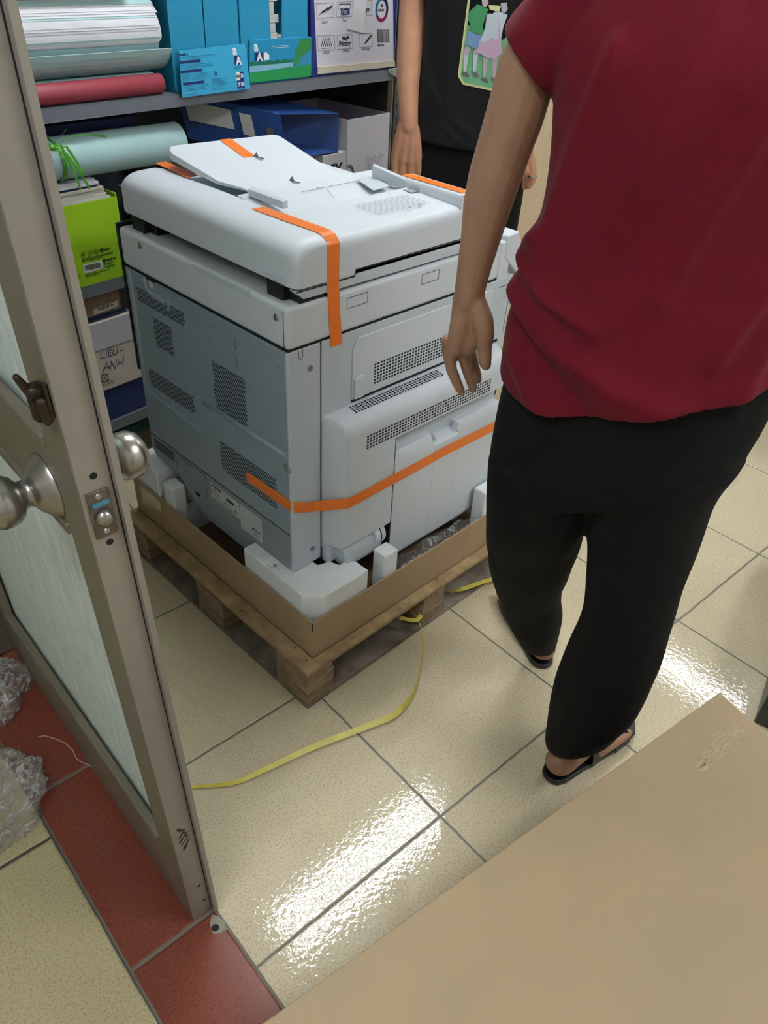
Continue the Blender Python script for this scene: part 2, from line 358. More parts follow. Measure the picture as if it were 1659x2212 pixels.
# ceiling lights (the first two are what the floor reflects)
def ceiling_light(x, y, rot, L, label, e=LIGHT_E, tubes=(-.085, .085)):
    """twin-tube batten light"""
    Mx = Matrix.Translation((x, y, 2.85)) @ Matrix.Rotation(rot, 4, 'Z')
    t = empty('ceiling_light', (x, y, 2.85), label=label, category='ceiling light')
    MB(Mx).prism([(-.15, -.002), (.15, -.002), (.13, -.04), (-.13, -.04)], -L / 2, L / 2, frame((0, 0, 0), (0, 1, 0), (0, 0, 1))).build('housing', M['ceil'], t, bevel=.004)
    for yy in tubes:
        MB(Mx).tube([(-L / 2 + .02, yy, -.062), (L / 2 - .02, yy, -.062)], .019, 16).build('light_tube', mat('lit tube', (1, 1, 1, 1), .4, emit=TUBE_COL + (1,), es=e), t)
ceiling_light(.96, .67, -.03, 1.2, 'long white tube light on the ceiling above the copier')
ceiling_light(3.66, .25, math.pi / 2 - .06, 1.2, 'single white tube light on the ceiling at the far end of the room', LIGHT_E * 1.0, (0,))
ceiling_light(1.1, -1.75, 0, 1.2, 'unseen fill tube light added on the ceiling above the large carton', LIGHT_E * .9)  # added fill, out of view, to brighten the side faces and the carton
ceiling_light(-1.55, -.9, math.pi / 2, 1.2, 'long white tube light on the corridor ceiling', LIGHT_E * .75)

# ================================================================== DOOR LEAF (aluminium, glazed)
DM = ROOM @ Matrix.Translation((-.447, 0, .004)) @ Matrix.Rotation(-.0290, 4, 'Y')      # leaf leans slightly; local x 0..0.043 thickness, y -0.252..0.59
def dface(u, v, x=0.0):  # pixel -> door local coordinates on its face
    o = DM @ Vector((x, 0, 0)); n = DM.to_3x3() @ Vector((1, 0, 0)); return DM.inverted() @ at(u, v, o, n)
Y0, Y1, TH = -.252, .575, .043
st_w, zb, zt = .066, .180, 2.1
dr = empty('door_1', DM @ Vector((TH / 2, .17, 0)), kind='structure')
f = MB(DM)
f.box(0, TH, Y0 + .001, Y0 + st_w, 0, zt); f.box(0, TH, Y1 - st_w, Y1, 0, zt)
f.box(0, TH, Y0 + st_w, Y1 - st_w, 0, zb - .0); f.box(0, TH, Y0 + st_w, Y1 - st_w, .880, .985); f.box(0, TH, Y0 + st_w, Y1 - st_w, zt - .1, zt)
f.build('frame', M['alu'], dr, bevel=.002)
e = MB(DM); e.box(.001, TH - .006, Y0 - .0015, Y0 + .001, .0, zt); e.build('edge_strip', M['aluend'], dr, bevel=.0006, label='pinkish grey flat edge of the door leaf')
e = MB(DM); e.box(TH - .005, TH + .003, Y0 - .012, Y0 + .004, -.002, zt); e.build('rebate_lip', M['aluend'], dr, bevel=.001)
MB(DM).box(TH - .0062, TH - .0048, Y0 - .0022, Y0 + .001, .004, zt).build('seal', M['seam'], dr)
bd = MB(DM)
for (a, b) in ((zb, .880), (.985, zt - .1)):
    for x0, x1 in ((-.004, .012), (TH - .012, TH + .004)):
        bd.box(x0, x1, Y0 + st_w, Y1 - st_w, a, a + .016); bd.box(x0, x1, Y0 + st_w, Y1 - st_w, b - .016, b); bd.box(x0, x1, Y1 - st_w - .016, Y1 - st_w, a, b)
bd.build('glazing_bead', M['alu'], dr, bevel=.003)
for (a, b) in ((zb + .0, .880), (.985, zt - .1)): MB(DM).box(.017, .023, Y0 + st_w, Y1 - st_w, a, b).build('glass_pane', M['glass'], dr)
# knobs
kc = dface(*zm('d' if 0 else '7', 0, 0)) if 0 else None
kp = Vector((0, -.192, .935))
q = dface(100.4, 1043.8); kp = Vector((0, -.17, .90))
def knob(sgn, y, z, name):
    fx = 0 if sgn < 0 else TH
    Mk = DM @ frame((fx, y, z), (0, 1, 0), (0, 0, 1) if sgn > 0 else (0, 0, -1))
    k = MB().lathe([(.001, -.001), (.041, -.001), (.041, .002), (.036, .007), (.028, .016), (.021, .021), (.019, .022), (.0165, .024), (.0165, .032), (.019, .034), (.024, .037), (.0285, .043), (.0305, .053), (.0295, .063), (.024, .072), (.015, .077), (.002, .079)], Mk, 48)
    return k.build(name, M['steel'], dr, smooth=True)
KY, KZ = -.150, .915
knob(-1, KY, KZ, 'knob'); knob(1, KY, KZ, 'knob')
# latch
lp = MB(DM).box(.006, .031, Y0 - .0045, Y0 - .001, .897, .958).build('latch_plate', M['plate'], dr, bevel=.001)
lb = MB(DM).lathe([(.0005, 0), (.0095, 0), (.0095, .008), (.006, .0115), (.0005, .012)], frame((.0185, Y0 - .004, .926), (1, 0, 0), (0, 0, 1)), 20).build('latch_bolt', M['steel'], lp, smooth=True)
MB(DM).box(.0095, .0285, Y0 - .0052, Y0 - .0042, .9385, .944).build('blue_paint_mark', mat('blue paint', '3f7f93', .5), lp)
for z in (.951, .9045): MB(DM).lathe([(.0005, 0), (.0035, 0), (.003, .001), (.0005, .0012)], frame((.0185, Y0 - .0045, z), (1, 0, 0), (0, 0, 1)), 14).build('screw', M['silver'], lp)
for x, z, r in ((.0195, .976, .0042), (.0195, .886, .0042), (.025, .098, .003), (.028, .043, .003)): MB(DM).lathe([(.0002, 0), (r, 0), (r, .0005), (.0002, .0006)], frame((x, Y0 - .0014, z), (1, 0, 0), (0, 0, 1)), 16).build('screw_hole', M['slot'], dr)
sm = MB(DM); EF = frame((0, Y0 - .0016, 0), (1, 0, 0), (0, 0, 1))
for x0, z0, x1, z1, w in ((.014, .292, .017, .286, .006), (.013, .268, .023, .281, .004), (.012, .256, .026, .271, .004), (.013, .246, .027, .259, .003), (.017, .236, .027, .249, .004), (.016, .231, .019, .236, .005), (.02, .288, .024, .262, .002)): sm.stroke([(x0, z0), (x1, z1)], w, EF, .0002)
sm.build('smudge', M['smudge'], dr)
# old sliding bolt lock on the stile
lk = MB(DM)
LKF = frame((-.001, 0, 0), (0, 1, 0), (0, 0, 1)) @ Matrix.Diagonal((1, 1, -1, 1))
lk.prism([(-.250, 1.0524), (-.238, 1.0524), (-.230, 1.0668), (-.232, 1.0860), (-.250, 1.0898)], 0, .004, LKF); lk.capsule((-.010, -.234, 1.0514), .0075, (-.011, -.236, 1.0774), .0075)
lk.box(-.016, 0, -.244, -.222, 1.0716, 1.0822); lk.capsule((-.014, -.232, 1.0788), .005, (-.022, -.236, 1.0975), .0035); lk.capsule((-.008, -.246, 1.0500), .005, (-.010, -.247, 1.0716), .0055)
lk.build('bolt_lock', M['antique'], dr, bevel=.001, label='dark corroded bolt lock')

# ================================================================== PALLET
pl = empty('pallet', (0.42, .4, 0), label='plywood shipping pallet with nine blocks under the copier', category='pallet')
PX, PY, PT = .845, .792, .119
MB().box(0, PX, 0, PY, .107, PT).build('top_board', M['plytop'], pl, bevel=.0015)
for x in (0, .383, PX - .08):
    for y in (0, .325, PY - .115):
        b = MB(); h = .0925 / 6
        for i in range(6):
            j = [random.uniform(-.0015, .0015) for _ in range(4)]
            b.box(x + j[0] + .001, x + .079 + j[1], y + j[2] + .001, y + .113 + j[3], .0135 + i * h, .0135 + (i + 1) * h - .0012)
            b.box(x + .002, x + .077, y + .003, y + .111, .0135 + (i + 1) * h - .0012, .0135 + (i + 1) * h)
        b.build('block', M['plyblk'], pl)
for y in (0, .325, PY - .115): MB().box(0, PX, y, y + .113, .0005, .0135).build('bottom_board', M['plybot'], pl, bevel=.001)
for x in (0, .383, PX - .08):
    for y0, y1 in ((.1135, .3245), (.4385, PY - .1155)): MB().box(x, x + .079, y0, y1, .0005, .0135).build('bottom_board', M['plybot'], pl, bevel=.001)
for u, v in (zm('8', 435, 1033), zm('8', 368, 963), zm('8', 1188, 562), zm('8', 60, 745)):
    MB().lathe([(.0005, 0), (.0025, 0), (.0005, .0005)], Matrix.Translation(aZ(u, v, PT)), 10).build('nail', M['slot'], pl)

# ================================================================== CARDBOARD TRAY
bx = empty('cardboard_tray', (.42, .4, PT), label='shallow brown cardboard tray lying on the pallet around the copier base', category='box')
x0, x1, y0, y1, zt_ = .040, .806, .027, .780, .231
g = MB(); t = .004
g.box(x0, x1, y0, y1, PT + .0005, PT + .0045)
g.build('base_sheet', M['cardin'], bx)
for nm, b in (('side_wall', (x0, x0 + t, y0, y1, PT + .001, zt_)), ('side_wall', (x0 + t, x1, y0, y0 + t, PT + .001, zt_)), ('side_wall', (x1 - t, x1, y0 + t, y1, PT + .001, zt_)), ('side_wall', (x0 + t, x1 - t, y1 - t, y1, PT + .001, zt_))):
    MB().box(*b).build(nm, M['card'], bx, bevel=.0008)
MB().box(x0 - .0004, x0, .645, .745, .128, .222).build('tape_strip', M['cardtape'], bx, label='glossy square of packing tape on the tray side')
cw = MB()
for pts in ([(.085, .17), (.105, .2), (.125, .175), (.11, .155)], [(.075, .185), (.09, .165), (.12, .195)], [(.10, .21), (.085, .18), (.105, .16), (.13, .185)]): cw.stroke([(-a, b) for a, b in pts], .0015, frame((x0 - .0002, 0, 0), (0, -1, 0), (0, 0, 1)))
cw.build('tape_crease', M['cardtape'], bx)
MB().box(x0 - .0006, x0 + .001, y0 - .0006, y0 + .001, .205, .2315).build('corner_slit', M['slot'], bx)

# ================================================================== FOAM PACKING
FT = .2825
def foam(name, pts, z0, z1, label, extra=None, bev=.004):
    o = empty(name, (pts[0][0], pts[0][1], z0), label=label, category='packing foam') if extra else None
    m = MB().prism(pts, z0, z1)
    ob = m.build('block' if o else name, M['foam'], o, bevel=bev, seg=3)
    if extra: extra(o)
    else: S(ob, label, 'packing foam')
    return o or ob
def corner_extra(o):
    tx = MB().text('CUSTOMER', .024, frame((.0585, .255, FT + .0001), (0, -1, 0), (1, 0, 0)), ext=.0012, off=.0008, sx=.8); tx.build('embossed_lettering', M['foam'], o)
foam('corner_foam', [(.048, .285), (.046, .067), (.084, .034), (.214, .034), (.214, .078), (.195, .095), (.178, .092), (.168, .118), (.140, .125), (.13, .285)], PT + .006, FT, 'white L-shaped foam block under the near corner of the copier', corner_extra)
foam('foam_block', [(.266, .0335), (.310, .0335), (.310, .074), (.266, .074)], PT + .006, .292, 'small white foam post beside the grey hinge cover of the copier')
foam('foam_block', [(.046, .580), (.083, .580), (.083, .628), (.046, .628)], PT + .006, .290, 'small white foam post by the tray side next to the door knob')
foam('foam_block', [(.046, .652), (.128, .652), (.128, .768), (.046, .768)], PT + .006, .305, 'tall white foam corner block at the far left of the tray')
foam('foam_block', [(.632, .0335), (.76, .0335), (.76, .074), (.632, .074)], PT + .006, .300, 'white foam block at the tray edge beside the black trousers')
MB().prism([(.084, .59), (.165, .59), (.165, .76), (.13, .76), (.13, .63), (.084, .63)], PT + .006, .19).build('foam_slab', M['foam'], bevel=.003, label='low white foam piece in the tray behind the two foam posts', category='packing foam')

fm = MB(); rows = []
for i in range(34):
    x_ = .325 + .30 * i / 33; row = []
    for j in range(12):
        y_ = .0335 + .062 * j / 11; row.append((x_, y_, .186 + .034 * (1 - j / 11) ** 1.5 + .016 * noise.noise(Vector((x_ * 22, y_ * 30, 1))) + .012 * abs(noise.noise(Vector((x_ * 45, y_ * 60, 5))))))
    rows.append(row)
fm.loft(rows, False, False)
S(fm.build('plastic_film', M['film2'], smooth=True, recalc=False), 'crumpled clear plastic film inside the tray below the bypass tray', 'plastic wrap')

# ================================================================== COPIER
MX, MY = .0805, .1385; MXE, MYE = .757, .7235; ZB, ZS, ZC = .2845, .822, .906
cp = empty('photocopier', (.42, .43, ZB), label='large white office photocopier with orange tape, standing in foam on the pallet', category='photocopier')
SF = frame((0, MY, 0), (1, 0, 0), (0, 0, 1))              # side face, x right, z up, normal -Y
BF = frame((MX, 0, 0), (0, -1, 0), (0, 0, 1))             # rear face, normal -X (its x is -y)
def qb(pts): return [(-y, z) for y, z in pts]
MB().box(MX + .004, MXE, MY + .001, MYE, ZB + .03, ZS).build('body', M['white2'], cp, bevel=.004)
MB().box(.30, MXE - .005, MY + .004, MYE - .02, .196, ZB + .03).box(MX + .06, .30, MY + .06, MYE - .14, .215, ZB + .03).build('base_pan', M['greyplast'], cp, bevel=.006)
MB().box(MX - .0006, MX + .003, MY + .0045, MY + .0062, .384, ZS - .003).build('panel_side_gap', M['seam'], cp)
# rear: grey sheet panel
rp = MB().box(MX - .0005, MX + .004, MY + .006, MYE - .004, .384, ZS - .003).build('rear_panel', M['panel'], cp, bevel=.0015, label='blue-grey sheet metal rear panel')
lowp = MB()
prof = [(-.722, .384), (-.722, .336), (-.70, .318), (-.655, .316), (-.60, .31), (-.565, .284), (-.50, .236), (-.31, .235), (-.20, .262), (-.145, ZB), (-.145, .384)]
lowp.prism(prof, -.02, .0005, frame((MX, 0, 0), (0, -1, 0), (0, 0, 1)) if 0 else BF)
lower = lowp.build('lower_rear_cover', M['greyplast'], cp, bevel=.003, label='grey plastic lower rear cover')
MB().box(MX - .0008, MX + .002, MY + .008, MYE - .004, .3825, .3845).build('panel_gap', M['seam'], cp)
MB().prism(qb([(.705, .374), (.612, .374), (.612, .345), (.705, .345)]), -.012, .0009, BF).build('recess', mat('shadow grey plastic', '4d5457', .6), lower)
dl = MB()
dl.stroke(qb([(.602, .30), (.602, .3755), (.4735, .3755), (.4715, .284)]), .0012, BF @ Matrix.Translation((0, 0, .0004))).build('service_door_outline', M['seam'], lower)
MB().stroke(qb([(.557, .372), (.553, .366), (.543, .366), (.540, .372)]), .0015, BF @ Matrix.Translation((0, 0, .0004))).build('latch_outline', M['seam'], lower)
MB().prism(qb([(.528, .300), (.506, .300), (.510, .289), (.526, .291)]), 0, .0008, BF).build('socket', M['slot'], lower)
# cylinder of the service screws / ridges on the panel
def pressed(pts, w=.010, h=.0016):
    m = MB(); P = [BF @ Vector((-y, z, h * .2)) for y, z in pts]; m.tube(P, w / 2, 8); return m
rid = MB()
for pts in ([(.700, .815), (.7055, .52), (.695, .511), (.47, .4995), (.466, .4985)], [(.4445, .5865), (.155, .588)], [(.640, .8165), (.635, .795), (.625, .786), (.560, .7835)], [(.545, .8), (.548, .772)]):
    P = [BF @ Vector((-y, z, -.0032)) for y, z in pts]; rid.tube(P, .0075, 10)
rid.tube([BF @ Vector((-y, z, -.0025)) for y, z in ((.655, .8155), (.17, .8155), (.150, .806), (.147, .60))], .0035, 8)
rid.build('pressed_rib', M['panel'], rp, smooth=True)
def slashes(pts, px, pz, name='vent'):
    """rows of slanted slots inside a parallelogram given as (y,z) corners"""
    m = MB(); ys = [p[0] for p in pts]; zs = [p[1] for p in pts]; rows = max(1, round((max(zs) - min(zs)) / pz)); dz = (max(zs) - min(zs)) / rows; sl = dz * .62
    for r in range(rows):
        z = max(zs) - dz * (r + .5); x0_ = -max(ys); x1_ = -min(ys); off = ((rows - r) * sl) % px
        x = x0_ + off
        while x < x1_ - px * .5:
            m.prism([(x - sl * .42 - px * .25, z - dz * .42), (x - sl * .42 + px * .25, z - dz * .42), (x + sl * .42 + px * .25, z + dz * .42), (x + sl * .42 - px * .25, z + dz * .42)], .0002, .0007, BF); x += px
    return m.build(name, M['slot'], rp)
K = 1.0741
def vy(a): return [(y * K, z * K) for y, z in a]
slashes(vy([(.631, .730), (.456, .730), (.453, .699), (.633, .699)]), .0058, .0082)
slashes(vy([(.580, .680), (.508, .680), (.510, .614), (.581, .614)]), .0058, .0082)
slashes(vy([(.629, .543), (.452, .543), (.452, .500), (.631, .500)]), .0058, .0082)
slashes(vy([(.368, .661), (.259, .661), (.259, .555), (.367, .555)]), .0058, .0082)
slashes(vy([(.366, .477), (.174, .477), (.174, .402), (.367, .402)]), .0058, .0082)
for y, z in vy([(.645, .676), (.643, .551), (.438, .672), (.369, .707), (.151, .729), (.437, .549), (.540, .486), (.339, .694), (.286, .707)]):
    MB().lathe([(.0005, .0012), (.0042, .001), (.0038, .0022), (.0005, .0028)], BF @ Matrix.Translation((-y, z, -.001)), 14).build('screw', M['silver'], rp, smooth=True)
for y, z in vy([(.361, .401), (.139, .521)]):
    MB().lathe([(.0005, .001), (.0125, .0008), (.011, .0025), (.0075, .0015), (.005, .002), (.0005, .0035)], BF @ Matrix.Translation((-y, z, -.001)), 20).build('recessed_screw', M['silver'], rp, smooth=True)
for y, z in vy([(.381, .600), (.417, .587), (.160, .560), (.158, .534), (.235, .43), (.46, .46)]): MB().lathe([(.0003, 0), (.0018, 0), (.0003, .0006)], BF @ Matrix.Translation((-y, z, .0001)), 10).build('pin_hole', M['slot'], rp)
MB().stroke(qb(vy([(.285, .737), (.283, .676)])), .0012, BF @ Matrix.Translation((0, 0, .0003))).build('crease_line', M['seam'], rp)
MB().stroke(qb(vy([(.414, .731), (.335, .7375)])), .0008, BF @ Matrix.Translation((0, 0, .0003))).build('crease_line', mat('soft crease', '5c686e', .6), rp)
MB().lathe([(.0005, 0), (.011, 0), (.011, .0012), (.0005, .0016)], BF @ Matrix.Translation((-.611, .813 - .006, -.0008)), 20).build('round_cap', M['white'], rp)
MB().prism(qb([(.630, .821), (.585, .821), (.600, .815), (.63, .816)]), 0, .0008, BF).build('notch', M['slot'], rp)
# rating labels
def q4(k, pts, ex=.0009):
    return [(p.y * -1, p.z) for p in (aX(*zm(k, *q), MX - ex) for q in pts)]
L1 = [(.449, .369), (.3375, .3675), (.3375, .3205), (.4505, .3215)]
lb1 = MB().prism(qb(L1), .0006, .0010, BF).build('rating_label', M['label'], cp, label='white rating label with fine print')
BL = BF @ Matrix.Translation((0, 0, .0010))
MB().text('FUJIFILM', .0105, BL @ Matrix.Translation((-.4465, .3585, 0)), off=.0004, sx=1.05).build('lettering', M['ink'], lb1)
MB().lines(BL, -.446, -.405, .333, .356, 7, .0008, .3, word=True).lines(BL, -.446, -.345, .3225, .3305, 3, .0008, .15, word=True).lines(BL, -.402, -.365, .334, .3405, 3, .0007, .2, word=True).lines(BL, -.396, -.362, .3585, .3655, 2, .0007, .2, word=True).build('fine_print', M['ink'], lb1)
MB().rect(-.402, .343, -.340, .3665, BL).build('silver_panel', M['label2'], lb1)
MB().rect(-.388, .3475, -.357, .3555, BL @ Matrix.Translation((0, 0, .0003))).build('dark_block', M['ink'], lb1)
MB().stroke([(-.357, .333), (-.351, .341), (-.346, .333), (-.357, .333)], .0012, BL).build('triangle_mark', M['ink'], lb1)
L2 = [(.333, .369), (.2505, .370), (.2505, .299), (.335, .2965)]
lb2 = MB().prism(qb(L2), .0006, .0010, BF).build('blank_label', M['label2'], cp, label='pale blank label with a tick mark')
MB().stroke([(-.289, .322), (-.286, .3175), (-.280, .327)], .0022, BL).lines(BL, -.279, -.256, .3195, .3255, 2, .001, .1).build('tick_mark', M['ink'], lb2)
MB().lines(BL, -.285, -.256, .3045, .317, 4, .0006, .4, word=True).build('fine_print', M['inkg'], lb2)
MB().lathe([(.0005, 0), (.0055, 0), (.0048, .0012), (.002, .0006), (.0005, .0012)], BF @ Matrix.Translation((-.164, .336, .0006)), 18).build('screw', M['silver'], lower, smooth=True)
# corner post
post = MB().box(MX - .0008, .1605, MY - .001, MY + .010, ZB, ZS - .002).build('corner_post', M['white2'], cp, bevel=.0035, seg=3)
def sxz(k, x, y, off=0): p = aY(*zm(k, x, y), MY + off); return p.x, p.z
MB().box(.1595, .1612, MY - .0012, MY + .002, .25, ZS - .002).build('post_seam', M['seam'], cp)
for (x, z) in (sxz('6', 220, 305), sxz('7', 1375, 945)):
    MB().lathe([(.0004, 0), (.0068, 0), (.0066, .0009), (.0052, .0007), (.0045, .0002), (.0004, .0002)], SF @ Matrix.Translation((x, z, .0009)), 22).build('round_recess', M['inkg'], post)
x, z = sxz('6', 155, 200); MB().stroke([(x - .005, ZS - .003), (x - .005, z - .008), (x, z - .013), (x + .005, z - .008), (x + .005, ZS - .003)], .0012, SF @ Matrix.Translation((0, 0, .0009))).build('clip_outline', M['seam'], post)
# upper right cover with grille
up = MB().box(.1615, MXE, MY - .001, MY + .004, .655, ZS - .002).build('upper_side_cover', M['white2'], cp, bevel=.001)
dp = [(.243, .667), (.243, .780), (.256, .803), (MXE - .075, .803), (MXE - .075, .6675)]
MB().prism(dp, .001, .0045, SF).build('side_door', M['white'], up, bevel=.003, seg=3)
MB().stroke([(.2405, .70), (.2405, .782), (.2555, .8055), (MXE - .075, .8055)], .0025, SF @ Matrix.Translation((0, 0, .0005))).build('door_shadow_gap', M['seam'], up)
MB().box(.243, MXE - .03, MY - .0022, MY + .001, .6605, .6675).build('bottom_gap', M['seam'], up)
MB().prism([(.246, .669), (.272, .669), (.272, .716), (.264, .722), (.246, .716)], .0045, .011, SF).build('finger_grip', M['white'], up, bevel=.004, seg=3)
def dots(x0, z0, x1, z1, px, pz, Mf, name, par, rr=.0022, skip=None):
    m = MB(); nr = round(abs(z1 - z0) / pz); nc = round((x1 - x0) / px)
    for r in range(nr):
        for c in range(nc):
            x = x0 + px * (c + .5); z = z1 - pz * (r + .5)
            if skip and skip(x, r): continue
            m.prism([(x - rr, z - rr * .8), (x + rr, z - rr * .8), (x + rr, z + rr * .8), (x - rr, z + rr * .8)], 0, .0004, Mf)
    return m.build(name, M['slot'], par)
dots(.302, .682, .60, .7335, .0088, .0072, SF @ Matrix.Translation((0, 0, .0045)), 'grille', up, .0026)
MB().lathe([(.0003, 0), (.0018, 0), (.0003, .0005)], SF @ Matrix.Translation((.3276, .827, .001)), 10).build('pin_hole', M['slot'], cp)
# duplex bulge
BY = .055
bprof = [(0, .656), (-.030, .652), (-.044, .643), (-.052, .630), (-.055, .614), (-.055, .333), (-.046, .322), (0, .31)]
bl = MB()
XL = .1665
rings = []
for x, s in ((XL - .004, .02), (XL, .10), (XL + .007, .45), (XL + .013, .80), (XL + .019, .96), (XL + .026, 1.0), (.329, 1.0)):
    rings.append([(x, MY + .003 + (yy - .003) * s if yy < 0 else MY + .003, .5 + (zz - .5) * (1 - .0 * (1 - s)) if 0 else zz) for yy, zz in bprof])
bl.loft(rings)
rings = [[(x, MY + .003 + (yy - .003) if yy < 0 else MY + .003, zz) for yy, zz in [(0, .656), (-.030, .652), (-.044, .643), (-.052, .630), (-.055, .614), (-.055, .5665), (-.030, .560), (0, .556)]] for x in (.329, .70)]
rings += [[(x, MY + .003 + (yy - .003) * s, zz) for yy, zz in [(0, .656), (-.030, .652), (-.044, .643), (-.052, .630), (-.055, .614), (-.055, .5665), (-.030, .560), (0, .556)]] for x, s in ((.712, .9), (.722, .6), (.728, .2))]
bl.loft(rings)
bulge = bl.build('duplex_cover', M['white'], cp, bevel=.002)
TF = frame((0, MY - .0005, .6552), (1, 0, 0), (0, .99, .13))
dots(.229, -.0315, .50, -.0055, .0086, .0065, frame((0, MY - .0, .6567), (1, 0, 0), (0, .991, .1335)) @ Matrix.Translation((0, 0, 0)), 'top_vent', bulge, .0024, skip=lambda x, r: .268 < x < .272)
dots(.239, .5705, .655, .6065, .0088, .0072, frame((0, MY - BY - .0001, 0), (1, 0, 0), (0, 0, 1)), 'front_vent', bulge, .0026)
# recess above the bypass tray and tray
MB().box(.329, .712, MY - .028, MY + .002, .50, .562).build('tray_recess', M['white2'], cp)
tr = empty('bypass_tray', (.52, MY - .05, .22)); tr.parent = cp; tr.matrix_parent_inverse = WMX[cp.name].inverted()
ty = MY - .0555
trm = MB()
for a, b, zt2 in ((.3315, .462, .520), (.548, .712, .520), (.462, .548, .503)):
    trm.prism([(ty, .226), (ty - .003, .40), (ty - .003, .493 if zt2 > .51 else .493), (ty + .012, zt2), (ty + .030, zt2), (ty + .030, .226)], a, b, frame((0, 0, 0), (0, 1, 0), (0, 0, 1)))
bpy.data.objects.remove(tr)
WMX.pop('bypass_tray', None)
tray = trm.build('bypass_tray', M['white'], cp, bevel=.0015, label='closed bypass tray door with a finger notch')
MB().prism([(.462, .503), (.462, .520), (.474, .503)], -.001, .012, frame((0, ty + .014, 0), (1, 0, 0), (0, 0, 1))).prism([(.548, .503), (.548, .520), (.536, .503)], -.001, .012, frame((0, ty + .014, 0), (1, 0, 0), (0, 0, 1))).build('notch_shoulder', M['white2'], tray)
MB().box(.3288, .3318, MY - .0545, MY, .235, .565).build('tray_gap', M['seam'], cp)
MB().box(.34, .715, MY - .046, MY + .004, .208, .2225).build('base_rail', M['white'], cp, bevel=.003)
MB().box(.34, .715, MY - .040, MY + .002, .2222, .2262).build('rail_gap', M['seam'], cp)
# hinge cover (horizontal barrel) below the bulge
hb = MB()
hb.box(.1625, .20, MY - .022, MY + .003, ZB - .012, .3205)
hb.prism([(MY + .003, .262), (MY - .050, .262), (MY - .058, .285), (MY - .052, .312), (MY - .035, .326), (MY + .003, .326)], .19, .306, frame((0, 0, 0), (0, 1, 0), (0, 0, 1)))
hb.build('hinge_cover', M['white2'], cp, bevel=.008, seg=4)
hb2 = MB().tube([(.280, MY - .03, .307), (.3125, MY - .03, .307)], .031, 28).build('hinge_barrel', M['white'], cp, bevel=.003)
MB().tube([(.2955, MY - .03, .307), (.2985, MY - .03, .307)], .0315, 28).build('barrel_gap', M['seam'], hb2)
MB().box(.309, .330, MY - .035, MY, .27, .335).build('hinge_shadow_gap', M['slot'], cp)
# scanner unit
sc_ = MB()
sc_.prism([(MX - .001, MY - .0015), (MXE - .06, MY - .0015), (MXE - .06, MYE + .001), (MX - .001, MYE + .001)], ZS, ZC)
scn = sc_.build('scanner_unit', M['white'], cp, bevel=.010, seg=4)
MB().box(MX + .0008, MXE - .062, MY + .0008, MYE - .001, ZS - .003, ZS + .001).build('scanner_gap', M['seam'], cp)
MB().box(MX - .0017, MX + .001, MY + .0085, MY + .0095, ZS + .002, ZC - .008).build('scanner_seam', M['seam'], scn)
for y, z in ((.168, .880), (.634, .887)):
    MB().lathe([(.0005, 0), (.0075, 0), (.0068, .001), (.004, .0002), (.003, .0012), (.0005, .0012)], BF @ Matrix.Translation((-y, z, .0010)), 20).build('screw', M['silver'], scn, smooth=True)
MB().box(MX - .0018, MX + .004, .245, .435, .893, .9045).build('rear_rail', M['white2'], scn, bevel=.001)
sq = MB()
for pts in ((.2255, .870, .2795, .8905), (.434, .870, .486, .8905)): sq.rect(*pts, SF @ Matrix.Translation((0, 0, .0016)), .0010)
sq.build('rectangle_outline', M['seam'], scn)
MB().box(MX + .075, MXE - .09, MY + .03, MYE - .01, ZC - .002, ZC + .020).build('glass_bezel', M['black'], cp, bevel=.003)
# control panel at the front (far right end)
cpn = MB().hexa([(MXE - .062, MY + .0, .668), (MXE, MY, .668), (MXE, MYE, .668), (MXE - .062, MYE, .668), (MXE - .062, MY, ZC), (MXE - .030, MY, ZC), (MXE - .030, MYE, ZC), (MXE - .062, MYE, ZC)]).build('front_cover', M['white'], cp, bevel=.004)
MB().prism([(MXE - .045, ZC + .012), (MXE - .045, .868), (MXE + .035, .80), (MXE + .055, .805), (MXE + .045, .825), (MXE - .005, ZC + .016)], -MYE + .01, -MY + .003, frame((0, 0, 0), (1, 0, 0), (0, 0, 1))).build('control_panel', M['white'], cp, bevel=.005, seg=3)
MB().stroke([(MXE - .05, .80), (MXE - .015, .80), (MXE - .006, .79), (MXE - .010, .682)], .0018, SF @ Matrix.Translation((0, 0, .0008))).build('panel_outline', M['seam'], cpn)
MB().rect(MXE - .036, .770, MXE - .020, .79, SF @ Matrix.Translation((0, 0, .0008)), .001).build('icon_outline', M['inkg'], cpn)

# lid / document feeder
LX, LZ0, LZ1 = .1005, .928, 1.011
lid = empty('document_feeder', (.38, .43, LZ0)); lid.parent = cp; lid.matrix_parent_inverse = WMX[cp.name].inverted()
LXE = .612; LYE = .737
bb = MB()
def arc(cx, cz, r, a0, a1, n=6): return [(cx + r * math.cos(math.radians(a0 + (a1 - a0) * i / n)), cz + r * math.sin(math.radians(a0 + (a1 - a0) * i / n))) for i in range(n + 1)]
